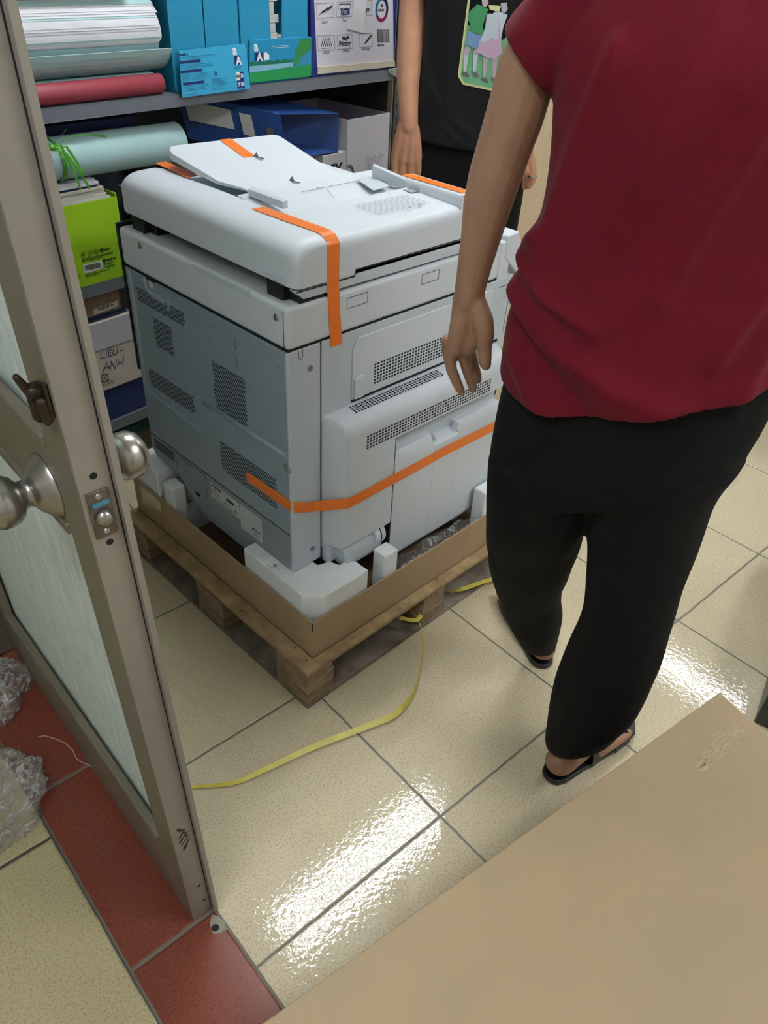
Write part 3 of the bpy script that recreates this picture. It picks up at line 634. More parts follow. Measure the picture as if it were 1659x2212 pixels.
# cover volume: near bar (over the rollers) + rear strip, round-topped
near = [(MY, LZ0)] + [(MY + .016 - .016 * math.cos(t), 1.000 - .016 + .022 * math.sin(t)) for t in [math.pi / 2 * i / 6 for i in range(7)]] + [(.300, 1.012), (.306, 1.004), (.306, LZ0)]
bb.prism(near, LX + .072, LXE, frame((0, 0, 0), (0, 1, 0), (0, 0, 1)))
bb.build('feeder_cover', M['white'], lid, bevel=.006, seg=3, lim=.5)
rs = MB()
rprof = [(LX, LZ0 + .006)] + [(LX + .060 - .060 * math.cos(t) ** .8, .984 + .0305 * math.sin(t) ** 1.0) for t in [math.pi / 2 * i / 9 for i in range(10)]] + [(.185, 1.0148), (.205, 1.010), (.212, LZ0 + .006)]
rings = []
for y, s in [(MY - .0015 + .030 * (1 - math.cos(t)), math.sin(t)) for t in [math.pi / 2 * i / 9 for i in range(10)]] + [(.43, 1)] + [(LYE - .030 * (1 - math.cos(t)), math.sin(t)) for t in [math.pi / 2 * i / 9 for i in range(9, -1, -1)]]:
    rings.append([(x + (.012 * (1 - s) if x < .15 else 0), y, z - (.016 * (1 - s) if z > .98 else 0)) for x, z in rprof])
rs.loft(rings)
rear = rs.build('rear_hood', M['white'], lid, smooth=True); rear.data.set_sharp_from_angle(angle=.75)
# base plate of the lid
MB().box(LX + .012, LXE - .005, MY + .006, LYE - .01, LZ0 - .002, LZ0 + .02).build('lid_core', M['black'], lid, bevel=.002)
skirt = MB().prism([(LX + .004, .9275), (LX + .02, .913), (LXE, .9105), (LXE, .9405), (.2475, .9405), (.2445, .9285), (LX + .002, .9300)], -.02, .0, SF @ Matrix.Translation((0, 0, .0)))
skirt.build('lid_skirt', M['white2'], lid, bevel=.002)
MB().stroke([(LX + .004, .9295), (.2445, .9285), (.2475, .9405), (LXE, .9412)], .0022, SF @ Matrix.Translation((0, 0, .0003))).build('skirt_seam', M['seam'], lid)
MB().box(.20, LXE - .003, .306, LYE - .004, LZ0 - .004, .985).build('feeder_bed', M['white'], lid, bevel=.003)
MB().box(LX + .012, .20, .28, LYE - .006, LZ0 - .001, LZ0 + .012).build('rear_underside', M['black'], lid)
# feed table (where the paper goes in), slightly lower and sloping
MB().hexa([(.208, .306, .985), (.60, .306, .985), (.60, .45, .985), (.208, .45, .985), (.208, .306, 1.0), (.60, .306, 1.0), (.60, .45, 1.012), (.208, .45, 1.012)]).build('feed_table', M['white'], lid, bevel=.001)
# document tray: sloping slab with rounded outline; corners taken from the photograph's rays
TPz = lambda y: 1.006 + (y - .42) * (1.0635 - 1.006) / (.735 - .42)
n_t = Vector((0, -(TPz(1) - TPz(0)), 1)).normalized(); p_t = Vector((.3, .42, TPz(.42)))
out = []
for u, v in ((384, 313), (590, 290.5), (603, 293), (614, 300), (660, 330), (705, 360), (728, 372), (748, 377), (770, 375), (787, 372.5), (797, 375), (801, 382), (760, 395), (652, 415), (560, 428), (530, 408), (470, 390), (428, 365), (372, 332), (366, 324), (368, 317)): out.append(at(u, v, p_t, n_t))
tm = MB(); top = [tm.v(p) for p in out]; bot = [tm.v(p - n_t * max(.002, min(.015, .015 * (p.y - .40) / .22))) for p in out]
tm.face(top); tm.face(bot[::-1])
for i in range(len(top)): tm.face((top[i], top[(i + 1) % len(top)], bot[(i + 1) % len(bot)], bot[i]))
dt = tm.build('document_tray', M['white'], lid, bevel=.003, seg=3)
for u, v in ((560, 341), (637, 393)):
    p = at(u, v, p_t, n_t); a = (at(u + 12, v + 3, p_t, n_t) - p); k_ = MB()
    k_.hexa([p - a * 1.0, p + a * .9, p + a * .9 + n_t * .002, p - a + n_t * .002, p - a * .55 + n_t * .010, p - a * .1 + n_t * .0008, p - a * .1 + n_t * .0018, p - a * .55 + n_t * .011]); k_.build('paper_stop', M['greyplast'], dt)
    MB().poly([p + n_t * .0003 - a * .8 - (0, 0, 0) if 0 else p + n_t * .0004 - a * .8, p + n_t * .0004 + a * .9, at(u + 6, v + 6, p_t, n_t) + n_t * .0004, at(u - 6, v + 3, p_t, n_t) + n_t * .0004]).build('stop_slot', M['inkg'], dt, recalc=False)
# paper guides
def guide(pxs, z, th, name, h):
    pts = [aZ(u, v, z) for u, v in pxs]; m = MB(); 
    a = [m.v(p) for p in pts]; b = [m.v(p + Vector((0, 0, h))) for p in pts]; m.face(a[::-1]); m.face(b)
    for i in range(len(a)): m.face((a[i], a[(i + 1) % len(a)], b[(i + 1) % len(b)], b[i]))
    return m.build(name, M['white2'], lid, bevel=.001)
guide(((537, 424), (546, 417), (622, 449), (612, 452)), 1.012, 0, 'paper_guide', .014)
gb = MB(); P = [aZ(u, v, 1.008) for u, v in ((803, 392), (876, 408), (880, 404), (806, 388))]
gb.hexa([P[0], P[1], P[2], P[3]] + [p + Vector((0, 0, hh)) for p, hh in zip(P, (.034, .018, .018, .034))]); gb.build('paper_guide', M['white2'], lid, bevel=.002)
g2 = MB(); P = [aZ(u, v, 1.0125) for u, v in ((771, 389), (802, 383), (842, 403), (806, 413))]
g2.hexa(P + [p + Vector((0, 0, .0025)) for p in P]); g2.build('guide_plate', M['white2'], lid, bevel=.001)
fl = MB(); 
def onp(u, v, z=1.0125): return aZ(u, v, z)
for a, b in (((652, 414.5), (770, 391)), ((707, 409), (722, 428)), ((690, 405), (675, 410))):
    p, q_ = onp(*a, 1.0105), onp(*b, 1.0105); fl.tube([p, q_], .0006, 4)
fl.build('fine_line', M['inkg'], lid)
# text printed on the feeder cover
TT = frame((0, 0, 1.0122), (1, 0, 0), (0, 1, 0))
tp = MB()
A = lambda u, v: (lambda p: (p.x, p.y))(onp(u, v, 1.0122))
ax0, ay0 = A(*zm('j', 380, 385)); ax1, ay1 = A(*zm('j', 1170, 350)); bx0, by0 = A(*zm('j', 620, 480))
for i in range(16):
    f_ = i / 15; xx = .352 + .14 * f_ * 1.0
    tp.prism([(xx, .185 + .0 * i), (xx + .0012, .185), (xx + .0012, .262 - random.random() * .012), (xx, .262)], 0, .0002, TT)
for x_, y_ in ((.437, .186), (.470, .190)): tp.circ(x_, y_, .0035, TT, t=.0003, n=14)
tp.build('instruction_print', M['inkg'], lid)
MB().prism([A(*zm('j', 960, 252)), A(*zm('j', 1050, 285)), A(*zm('j', 1250, 240)), A(*zm('j', 1170, 208))], 0, .0003, TT).build('grey_sticker', M['greyplast'], lid)
# right end handle bar
hd = MB()
hd.prism([(.541, 1.002), (.541, 1.024), (.547, 1.0305), (.580, 1.0305), (.592, 1.024), (.612, 1.005), (.612, .955), (.57, .955)], -.325, -MY - .004, frame((0, 0, 0), (1, 0, 0), (0, 0, 1)))
hd.build('end_housing', M['white'], lid, bevel=.004, seg=3)
MB().box(.544, .572, .3245, .327, 1.0, 1.0275).build('end_cap', M['black'], lid)
# hinges
for y in (.667, .193):
    h = MB(); h.box(LX - .006, LX + .012, y - .030, y + .030, .937, .951)
    h.build('hinge_cap', M['white2'], lid, bevel=.002)
    h = MB(); h.box(LX - .003, LX + .045, y - .024, y + .024, .905, .938); h.box(LX + .012, LX + .09, y - .052, y + .02, .905, .928)
    h.build('hinge', M['black'], lid, bevel=.002)
# far left dark rim
MB().box(LX + .001, LXE - .1, LYE - .006, LYE + .007, .945, .985).box(LX + .012, LXE - .1, LYE - .006, LYE + .002, .92, .945).build('side_rim', M['black'], lid, bevel=.002)
MB().box(MX - .002, MXE - .1, MYE, MYE + .009, .56, .912).build('side_rim', M['black'], cp, bevel=.002)

# ------------------------------------------------------------------ orange tape (each strip is a thing stuck on the copier)
def tape(path, w, nrm, label):
    o = MB().strip(path, w, .0005, nrm).build('orange_tape', M['tape'], cp, smooth=False, label=label); return o
zt1 = 1.0155
A3 = lambda u, v, z=zt1: aZ(u, v, z)
def quadtape(px, z, label):
    p = [A3(u, v, z) for u, v in px]; m = MB(); a = [m.v(q) for q in p]; b = [m.v(q + Vector((0, 0, .0005))) for q in p]; m.face(a[::-1]); m.face(b)
    for i in range(4): m.face((a[i], a[(i + 1) % 4], b[(i + 1) % 4], b[i]))
    m.build('orange_tape', M['tape'], cp, label=label)
# tray tape follows the tray slope
p = [at(u, v, p_t + n_t * .0006, n_t) for u, v in (zm('3', 692, 95), zm('3', 765, 88), zm('3', 922, 198), zm('3', 852, 209))]
m = MB(); a = [m.v(q) for q in p]; b = [m.v(q + n_t * .0005) for q in p]; m.face(a[::-1]); m.face(b)
for i in range(4): m.face((a[i], a[(i + 1) % 4], b[(i + 1) % 4], b[i]))
m.build('orange_tape', M['tape'], cp, label='short orange tape strip on the raised document tray')
quadtape((zm('3', 283, 245), zm('3', 350, 234), zm('3', 560, 325), zm('3', 490, 340)), 1.0148, 'short orange tape strip on the far end of the rear hood')
# long one over the near corner and down the side
xa, xb = .175, .203; xc = (xa + xb) / 2; hw = Vector((.0145, 0, 0))
yy = MY - .0006
path = [(xc - .008, .345, 1.0156), (xc - .004, .25, 1.0158), (xc, .180, 1.0158), (xc, MY + .020, 1.0155), (xc, MY + .010, 1.0125), (xc, MY + .003, 1.0070), (xc, MY - .002, 1.000), (xc, yy - .0018, .980), (xc, yy - .0008, .925), (xc + .002, yy - .001, .905), (xc + .004, yy - .002, .86), (xc + .010, yy - .002, .803)]
tape(path, hw, [Vector((0, 0, 1))] * 3 + [Vector((0, -.2, .95)), Vector((0, -.5, .8)), Vector((0, -.8, .6)), Vector((0, -.95, .2))] + [Vector((0, -1, 0))] * 5, 'long orange tape strip running over the near corner and down the side')
path = [(.5605, .318, 1.0312), (.561, .25, 1.0312), (.562, MY + .01, 1.0312), (.563, MY + .001, 1.026)]
tape(path, (.0130, 0, 0), [Vector((0, 0, 1))] * 3 + [Vector((0, -.7, .7))], 'orange tape strip on the far raised end of the feeder')
# belt around the base: rear face -> post -> bulge -> tray
def bx_(u, v): p = aX(u, v, MX - .0016); return (p.x, p.y, p.z)
P1 = [aX(533, 1031, MX - .0016), aX(545, 1036, MX - .0018), aX(590, 1068, MX - .0018), aX(628, 1094, MX - .0018)]
P2 = [aY(637, 1096, MY - .0022), aY(662, 1096, MY - .003), aY(676, 1094, MY - .004)]
P3 = [P2[-1].lerp(aY(750, 1088, MY - .0585), .5), aY(750, 1088, MY - .0585)]
P4 = [aY(771, 1078, MY - .0575), aY(848, 1036, MY - .0580), aY(860, 1030, MY - .0605), aY(960, 975, MY - .0605), aY(1075, 917, MY - .0605), aY(1100, 906, MY - .0605)]
pts = P1 + P2 + P3 + P4
wv = Vector((0, 0, .0135)); nn = [Vector((-1, 0, 0))] * 4 + [Vector((-.5, -.8, 0))] + [Vector((0, -1, 0))] * 2 + [Vector((-.85, -.5, 0)), Vector((-.4, -.9, 0))] + [Vector((0, -1, 0))] * 6
tape(pts, wv, nn, 'long orange tape belt around the lower rear corner and across the bypass tray')

# ================================================================== SHELVING (local frame: x along, y depth, z up)
sh = empty('shelving_unit', SHM @ Vector((.7, .2, 0)), label='grey metal shelving unit loaded with boxes, rolls and binders behind the copier', category='shelves')
SX0, SX1 = -.33, 1.475
for z in (1.074, .634, .206):
    s_ = MB(SHM).box(SX0, SX1 - .03, .0, .40, z - .003, z).box(SX0, SX1 - .03, .0, .002, z - .031, z).box(SX0, SX1 - .03, .398, .40, z - .031, z).box(SX0, SX1 - .03, .0, .014, z - .033, z - .031).build('shelf_board', M['shelf'], sh, bevel=.0008)
MB(SHM).box(SX0, SX1 - .03, 0, .4, 1.50, 1.535).build('shelf_board', M['shelf'], sh)
for x in (SX1 - .03, SX0):
    for y in (-.002, .372):
        p = MB(SHM).box(x, x + .030, y, y + .0022, 0, 1.9); p.box(x + .028, x + .0302, y, y + .03, 0, 1.9)
        p.build('post', M['post'], sh)
        sl = MB(SHM)
        for k in range(46): sl.box(x + .010, x + .016, y - .0004, y, .03 + k * .04, .045 + k * .04)
        sl.build('post_slots', M['slot'], sh)
for z in (1.074, .634):
    br = MB(SHM).prism([(SX1 - .075, z + .004), (SX1 - .030, z + .004), (SX1 - .002, z + .004), (SX1 - .002, z - .042), (SX1 - .012, z - .044), (SX1 - .035, z - .022), (SX1 - .058, z - .014), (SX1 - .072, z - .006)], .0045, .0065, frame((0, 0, 0), (1, 0, 0), (0, 0, 1)))
    b_ = br.build('corner_bracket', M['silver'], sh, bevel=.0006)
    for x in (SX1 - .055, SX1 - .016): MB(SHM).lathe([(.0005, 0), (.0055, 0), (.005, .003), (.0005, .004)], frame((x, -.0065, z - .004), (1, 0, 0), (0, 0, 1)), 6).build('bolt', M['silver'], b_)
MB(SHM).box(SX0, SX1, .402, .4045, .03, 1.48).build('back_panel', M['post'], sh)
MB(SHM).box(SX1 - .033, SX1 - .0305, .03, .40, .21, 1.07).build('side_panel', mat('dark side sheet', '453f38', .6), sh)
FS = lambda z=0, y=0: frame((0, y, z), (1, 0, 0), (0, 0, 1))      # front-facing print frame in shelf coordinates (x right, y up)
def shp(u, v, y=0.0): q_ = SHM.inverted() @ at(u, v, SHM @ Vector((0, y, 0)), SHM.to_3x3() @ Vector((0, 1, 0))); return q_
Z1, Z2, Z3 = 1.0745, .6345, .2065

def open_box(name, m, x0, x1, y0, y1, z0, z1, label, cat='box', t=.004, inner=None, tx='', front=True, **kw):
    r = empty(name, SHM @ Vector(((x0 + x1) / 2, (y0 + y1) / 2, z0)), label=label, category=cat)
    MB(SHM).box(x0, x1, y0, y1, z0, z0 + t).build('bottom', m, r)
    for b in ((x0, x0 + t, y0, y1), (x1 - t, x1, y0, y1), (x0 + t, x1 - t, y1 - t, y1)) + (((x0 + t, x1 - t, y0, y0 + t),) if front else ()): MB(SHM).box(b[0], b[1], b[2], b[3], z0 + t, z1).build('side_panel', m, r, bevel=.0008)
    return r
# --- cyan paper carton with folded-down flap
b1 = open_box('paper_carton', M['blue'], .5285, .757, .006, .315, Z1, 1.345, 'cyan copy paper carton with slit front panel and a folded flap on the upper shelf', front=False)
MB(SHM).prism([(.524, 1.079), (.6365, 1.079), (.6345, 1.345), (.524, 1.345)], -.010, -.006, FS()).build('front_panel', M['blue'], b1)
MB(SHM).prism([(.6385, 1.079), (.753, 1.079), (.753, 1.345), (.6405, 1.345)], -.010, -.006, FS()).build('front_panel', M['blue'], b1)
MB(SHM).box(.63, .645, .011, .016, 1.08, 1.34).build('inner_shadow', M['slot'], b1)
fp = [(.528, 1.066), (.771, 1.069), (.765, 1.176), (.761, 1.180), (.536, 1.174)]
flm = MB(SHM); a = [flm.v((x, -.0055 - (1.18 - z) * .06, z)) for x, z in fp]; bq = [flm.v((x, -.0085 - (1.18 - z) * .06, z)) for x, z in fp]; flm.face(a); flm.face(bq[::-1])
for i in range(5): flm.face((a[i], a[(i + 1) % 5], bq[(i + 1) % 5], bq[i]))
flap = flm.build('front_flap', M['bluel'], b1)
PF = frame((0, -.0087 - .11 * .06, 1.07), (1, .0, .012), (0, .06, 1))
PF = frame((.528, -.0090 - .105 * .06, 1.069), (1, 0, .012), (.0, .06, 1)) @ Matrix.Translation((0, 0, .0002))
lg = MB(SHM)
def aA(m, Mf, s=1.0):
    """small 'a' over big 'A' mark: returns separate meshes"""
    pass
MB(SHM).text('a', .034, PF @ Matrix.Translation((.190, .0845, 0)), off=.0012).build('letter_a', M['l_white'], flap)
MB(SHM).rect(.193, .060, .216, .0815, PF).build('logo_square', M['navy'], flap)
MB(SHM).text('A', .028, PF @ Matrix.Translation((.199, .060, .0003)), off=.0012).build('letter_a', M['l_white'], flap)
sq_ = MB(SHM).rect(.1935, .0215, .2075, .0415, PF).build('size_square', M['l_white'], flap)
MB(SHM).text('A4', .0125, PF @ Matrix.Translation((.1938, .027, .0003)), off=.0004, sx=.85).build('lettering', M['ink'], sq_)
sq_ = MB(SHM).rect(.2085, .0215, .2215, .0415, PF).rect(.195, .001, .2215, .0205, PF).build('size_square', M['navy'], flap)
for s_, x_, y_, w_ in (('70', .209, .0275, .8), ('5', .1985, .0065, 1), ('500', .2078, .0065, .62)): MB(SHM).text(s_, .0135, PF @ Matrix.Translation((x_, y_, .0003)), off=.0005, sx=w_).build('lettering', M['l_white'], flap)
MB(SHM).text('Double A', .0075, PF @ Matrix.Translation((.008, .094, 0)), off=.0003).build('lettering', M['navy'], flap)
for y in (.0755, .0535, .025): MB(SHM).rect(.004 + (.0755 - y) * .08, y, .076 + (.0755 - y) * .08, y + .0065, PF).build('heading_bar', M['navy'], flap)
fpn = MB(SHM)
for (xa_, xb_, ya_, yb_, n_) in ((.006, .13, .084, .092, 2), (.006, .13, .0625, .073, 3), (.008, .098, .034, .051, 4), (.012, .10, .010, .023, 3), (.012, .06, -.0, .005, 1), (.105, .15, .004, .034, 7), (.117, .165, .012, .034, 4), (.188, .225, .050, .056, 2), (.188, .222, -.012, -.002, 3)): fpn.lines(PF, xa_, xb_, ya_, yb_, n_, .0009, .3, .0002, word=True)
fpn.build('fine_print', mat('teal fine print', '135a84', .6), flap)
MB(SHM).stroke([(.118, .044), (.1225, .050), (.127, .044), (.1225, .038), (.118, .044)], .0016, PF).build('diamond_mark', M['navy'], flap)
# --- second cyan carton with papers seen through the slit
b2 = open_box('paper_carton', M['blue'], .766, 1.031, .010, .320, Z1, 1.33, 'cyan copy paper carton with a landscape panel, full of books, on the upper shelf', front=False)
MB(SHM).prism([(.770, 1.08), (.884, 1.08), (.876, 1.33), (.770, 1.33)], -.014, -.010, FS()).build('front_panel', M['blue'], b2)
MB(SHM).prism([(.921, 1.08), (1.028, 1.08), (1.028, 1.33), (.931, 1.33)], -.014, -.010, FS()).build('front_panel', M['blue'], b2)
MB(SHM).box(.767, .779, .003, .009, 1.155, 1.166).build('tape_patch', M['cardtape'], b2)
lp_ = MB(SHM).prism([(.783, 1.0795), (1.0355, 1.079), (1.0395, 1.181), (1.035, 1.185), (.793, 1.186)], -.0085, -.0015, FS()).build('picture_panel', M['l_sky'], b2, bevel=.001)
LF = frame((.785, .0014, 1.080), (1, 0, 0), (0, 0, 1))
MB(SHM).prism([(0, 0), (.250, 0), (.252, .033), (.17, .030), (.09, .0275), (0, .025)], .0, .0002, LF).build('picture_grass', M['l_grass'], lp_)
MB(SHM).prism([(.001, .026), (.08, .028), (.172, .031), (.172, .042), (.001, .042)], .0, .0002, LF @ Matrix.Translation((0, 0, .00005))).build('picture_lake', M['l_lake'], lp_)
MB(SHM).prism([(.002, .042)] + [(.002 + .17 * i / 14, .0515 + .003 * math.sin(i * 2.3)) for i in range(15)] + [(.172, .042)], .0, .0002, LF).build('picture_trees', M['l_dark'], lp_)
MB(SHM).prism([(.176, .034), (.182, .06), (.186, .075), (.20, .088), (.206, .100), (.252, .101), (.252, .072), (.238, .066), (.222, .062), (.205, .05), (.196, .034)], .0, .0003, LF).build('picture_tree', M['l_tree'], lp_)
for k in range(5): MB(SHM).rect(.212 + k * .008, .034, .2135 + k * .008, .064, LF).build('picture_trunk', M['l_lake'], lp_)
MB(SHM).text('a', .036, LF @ Matrix.Translation((.021, .079, .0002)), off=.0012).build('letter_a', M['l_white'], lp_)
MB(SHM).rect(.022, .054, .052, .0745, LF).build('logo_square', M['navy'], lp_)
MB(SHM).text('A', .029, LF @ Matrix.Translation((.031, .054, .0004)), off=.0012).build('letter_a', M['l_white'], lp_)
MB(SHM).prism([(.058, .054), (.078, .054), (.079, .066), (.072, .070), (.067, .075), (.058, .071)], 0, .0003, LF).build('badge', M['l_white'], lp_)
MB(SHM).lines(LF, .090, .172, .081, .089, 2, .0009, .3, .0003).build('caption_line', M['l_white'], lp_)
for i, (h_, m_) in enumerate(((.016, 'pages'), (.022, 'greybox'), (.020, 'pages'), (.030, 'paper2'), (.018, 'dirtybox'), (.022, 'paper'), (.03, 'greybox'))):
    z_ = Z1 + .108 + sum((.016, .022, .020, .030, .018, .022, .03)[:i]) + .001 * i
    S(MB(SHM @ Matrix.Translation((.9, .16, z_)) @ Matrix.Rotation(.04 * (-1) ** i, 4, 'Z')).box(-.11, .015 + .004 * (i % 3), -.135, .13, 0, h_).build('book', M[m_], bevel=.001),
      ['thin grey book lowest in the slit of the landscape carton', 'grey volume second from the bottom in the carton slit', 'pale paper stack third up inside the carton slit', 'thick cream booklet in the middle of the carton slit', 'pinkish volume seen in the upper part of the carton slit', 'white booklet just below the top in the carton slit', 'grey volume highest in the carton slit'][i], 'book')
MB(SHM).box(.775, 1.02, .02, .30, Z1 + .0045, Z1 + .107).build('paper_ream', M['paper'], None, label='white paper ream at the bottom of the landscape carton', category='paper')
# --- navy carton with white sheet
b3 = open_box('paper_carton', M['dblue'], 1.043, 1.446, .008, .33, Z1, 1.36, 'navy blue paper carton with a white printed front on the right of the upper shelf')
ws = MB(SHM).prism([(1.069, 1.0835), (1.442, 1.081), (1.415, 1.33), (1.052, 1.33)], -.0085, -.0062, FS()).build('printed_front', M['whitebox'], b3)
WF = frame((0, .0060, 0), (1, 0, 0), (0, 0, 1)) 
def wz(x, y): p = shp(660 + x / 7.9, y / 7.9); return (p.x, p.z)
def wrect(x0, y0, x1, y1, name='icon_frame'):
    m_ = MB(SHM).stroke([wz(x0, y0), wz(x1, y0 - (x1 - x0) * .06), wz(x1 + 12, y1 - (x1 - x0) * .06), wz(x0 + 12, y1), wz(x0, y0)], .0011, WF); return m_.build(name, M['inkg'], ws)
wrect(205, 65, 495, 315); wrect(545, 45, 830, 295); wrect(228, 620, 518, 868); wrect(562, 600, 815, 845); wrect(940, 580, 1155, 810); wrect(1050, 10, 1145, 265)
def wt(s_, x, y, size, m_='ink', shear=0.0, off=.0002, sx=1.0):
    px_, pz_ = wz(x, y); MB(SHM).text(s_, size, WF @ Matrix.Translation((px_, pz_, .0001)), off=off, shear=shear, sx=sx).build('lettering', M[m_], ws)
wt('Laser', 300, 405, .0125, 'inkg'); wt('Fax', 655, 375, .0125, 'inkg'); wt('Inkjet', 328, 920, .0125, 'inkg'); wt('Offset', 655, 892, .0125, 'inkg'); wt('Handwriting', 980, 862, .0105, 'inkg', sx=.8)
wt('Printing', 585, 795, .021, 'ink', .3, .0004, .85); wt('py', 1050, 200, .020, 'ink', .3, .0004); wt('MADE IN', 1255, 795, .008, 'ink', 0, .0003)
fx = MB(SHM).prism([wz(625, 160), wz(775, 150), wz(778, 250), wz(632, 265)], 0, .0003, WF).build('fax_icon', M['navy'], ws)
MB(SHM).stroke([wz(585, 165), wz(580, 95), wz(605, 75), wz(795, 70), wz(798, 140), wz(620, 155)], .0018, WF).build('fax_outline', M['ink'], ws)
wt('Fax', 640, 235, .018, 'l_white', .3, .0006)
m_ = MB(SHM)
m_.prism([wz(245, 265), wz(330, 170), wz(345, 175), wz(400, 125), wz(410, 135), wz(475, 90), wz(478, 125), wz(400, 185), wz(385, 178), wz(330, 225), wz(318, 215)], 0, .0003, WF); m_.build('laser_icon', M['ink'], ws)
MB(SHM).stroke([wz(250, 268), wz(340, 215), wz(350, 225), wz(475, 150)], .0012, WF).build('laser_line', M['inkg'], ws)
m_ = MB(SHM)
for r_, (n_, y_) in enumerate(((4, 675), (5, 725), (6, 775))):
    for k in range(n_): q_ = wz(325 - r_ * 14 + k * 34, y_ - k * 2); m_.prism([(q_[0] - .0018, q_[1] - .004), (q_[0] + .0018, q_[1] - .004), (q_[0] + .0014, q_[1] + .001), (q_[0], q_[1] + .005), (q_[0] - .0014, q_[1] + .001)], 0, .0003, WF)
o_ = m_.build('ink_drops', M['ink'], ws); o_['kind'] = 'stuff'
MB(SHM).stroke([wz(292, 833), wz(478, 818)], .001, WF).build('ink_line', M['ink'], ws)
MB(SHM).prism([wz(648, 630), wz(690, 625), wz(705, 655), wz(745, 612), wz(772, 625), wz(770, 670), wz(735, 665), wz(705, 710), wz(690, 680), wz(655, 680)], 0, .0003, WF).build('roller_icon', M['ink'], ws)
MB(SHM).prism([wz(1030, 755), wz(1040, 720), wz(1130, 600), wz(1155, 600), wz(1150, 625), wz(1065, 735)], 0, .0003, WF).build('pen_icon', M['ink'], ws)
m_ = MB(SHM); x_ = 1245
while x_ < 1450:
    w_ = random.choice((3, 5, 9)); m_.prism([wz(x_, 505), wz(x_ + w_, 505), wz(x_ + w_ + 6, 730), wz(x_ + 6, 730)], 0, .0003, WF); x_ += w_ + random.choice((5, 8))
m_.build('barcode', M['ink'], ws)
cx_, cz_ = wz(1325, 165)
for a0, a1, mm in ((100, 215, 'l_cyan'), (-25, 100, 'navy'), (215, 335, 'l_mag')):
    MB(SHM).stroke([(cx_ + .027 * math.cos(math.radians(a0 + (a1 - a0) * k / 12)), cz_ + .030 * math.sin(math.radians(a0 + (a1 - a0) * k / 12))) for k in range(13)], .010, WF).build('ring_arc', M[mm], ws)
wt('Colorlok', 1255, 195, .0095, 'ink', .2, .0003, .9); MB(SHM).circ(cx_, cz_ + .011, .0045, WF).build('ring_icon', M['ink'], ws)
tg_ = MB(SHM).prism([wz(845, -60), wz(1075, -40), wz(1030, 240), wz(1000, 560), wz(980, 562), wz(735, 495), wz(735, 470), wz(815, 290), wz(838, 140)], .0008, .0020, WF); tg_.build('hanging_paper_scrap', M['paper'], None, label='crumpled white paper scrap hanging over the printed navy carton', category='paper')
MB(SHM).prism([(1.066, 1.0835), (1.444, 1.081), (1.441, 1.099), (1.068, 1.103)], 0, .004, FS(0, .0055)).build('crumpled_edge', M['paper2'], ws)
# --- rolls on the upper shelf
rr = empty('paper_roll', SHM @ Vector((.15, .1, 1.122)), label='thick roll of pale teal card with white sheets inside on the upper shelf', category='paper roll')
def spiral(cy, cz, r0, a0, a1, x0, x1, t, dr=0, n=28, wig=0):
    m_ = MB(SHM); rings = []
    for k in range(n + 1):
        a_ = math.radians(a0 + (a1 - a0) * k / n); r_ = r0 + dr * k / n
        c_, s_ = math.cos(a_), math.sin(a_); e_ = wig * random.uniform(-1, 1) if k in (0, n) else 0
        rings.append([(x0, cy + c_ * r_, cz + s_ * r_), (x1 + e_, cy + c_ * r_, cz + s_ * r_), (x1 + e_, cy + c_ * (r_ - t), cz + s_ * (r_ - t)), (x0, cy + c_ * (r_ - t), cz + s_ * (r_ - t))])
    return m_.loft(rings)
CY, CZ, RR = .085, 1.209, .086
# front of the roll is at angle 180 (towards -y)
spiral(CY, CZ, RR, 60, 400 - 184 + 0, -.25, .520, .003).build('outer_card', M['teal'], rr, smooth=False) if 0 else None
spiral(CY, CZ, RR + .001, 200, 470, -.25, .525, .0022).build('outer_card', M['teal'], rr)
spiral(CY, CZ, RR - .021, 20, 230, -.25, .50, .0015).build('inner_sheet', M['teal'], rr)
LAY = (118, 128, 131, 139, 143, 147, 150, 163, 167, 171, 183, 186, 189, 192, 195)
for i, a_ in enumerate(LAY):
    spiral(CY, CZ, RR - .0008 - .0012 * i, 40, a_, -.25, .506 - .0035 * (i % 4) - .001 * i + (.01 if i > 9 else 0), .0008, wig=.004).build('paper_sheet', M[('paper', 'teal', 'paper', 'paper', 'whitebox')[i % 5]], rr)
MB(SHM).lathe([(.0005, 0), (RR - .022, 0), (RR - .022, .002), (.0005, .002)], frame((.49, CY, CZ), (0, 1, 0), (0, 0, 1)), 32).build('roll_end', M['paper2'], rr)
o_ = MB(SHM).tube([(-.25, .022, Z1 + .0245), (.488, .022, Z1 + .0245)], .024, 24).build('card_roll', M['redcard'], smooth=True); S(o_, 'dull red card roll lying under the thick pale teal roll', 'paper roll')
MB(SHM).box(-.25, .49, .05, .17, Z1 + .0005, 1.121).build('folded_sheet_stack', M['teal'], None, label='flat stack of pale sheets supporting the thick teal roll', category='paper') 
# khaki sheet on top of the roll
o_ = MB(SHM).box(-.25, .43, .02, .2, 1.2985, 1.31).build('folder', mat('khaki card', 'a59b6a', .6), bevel=.002); S(o_, 'khaki folder lying on top of the thick teal roll', 'folder')
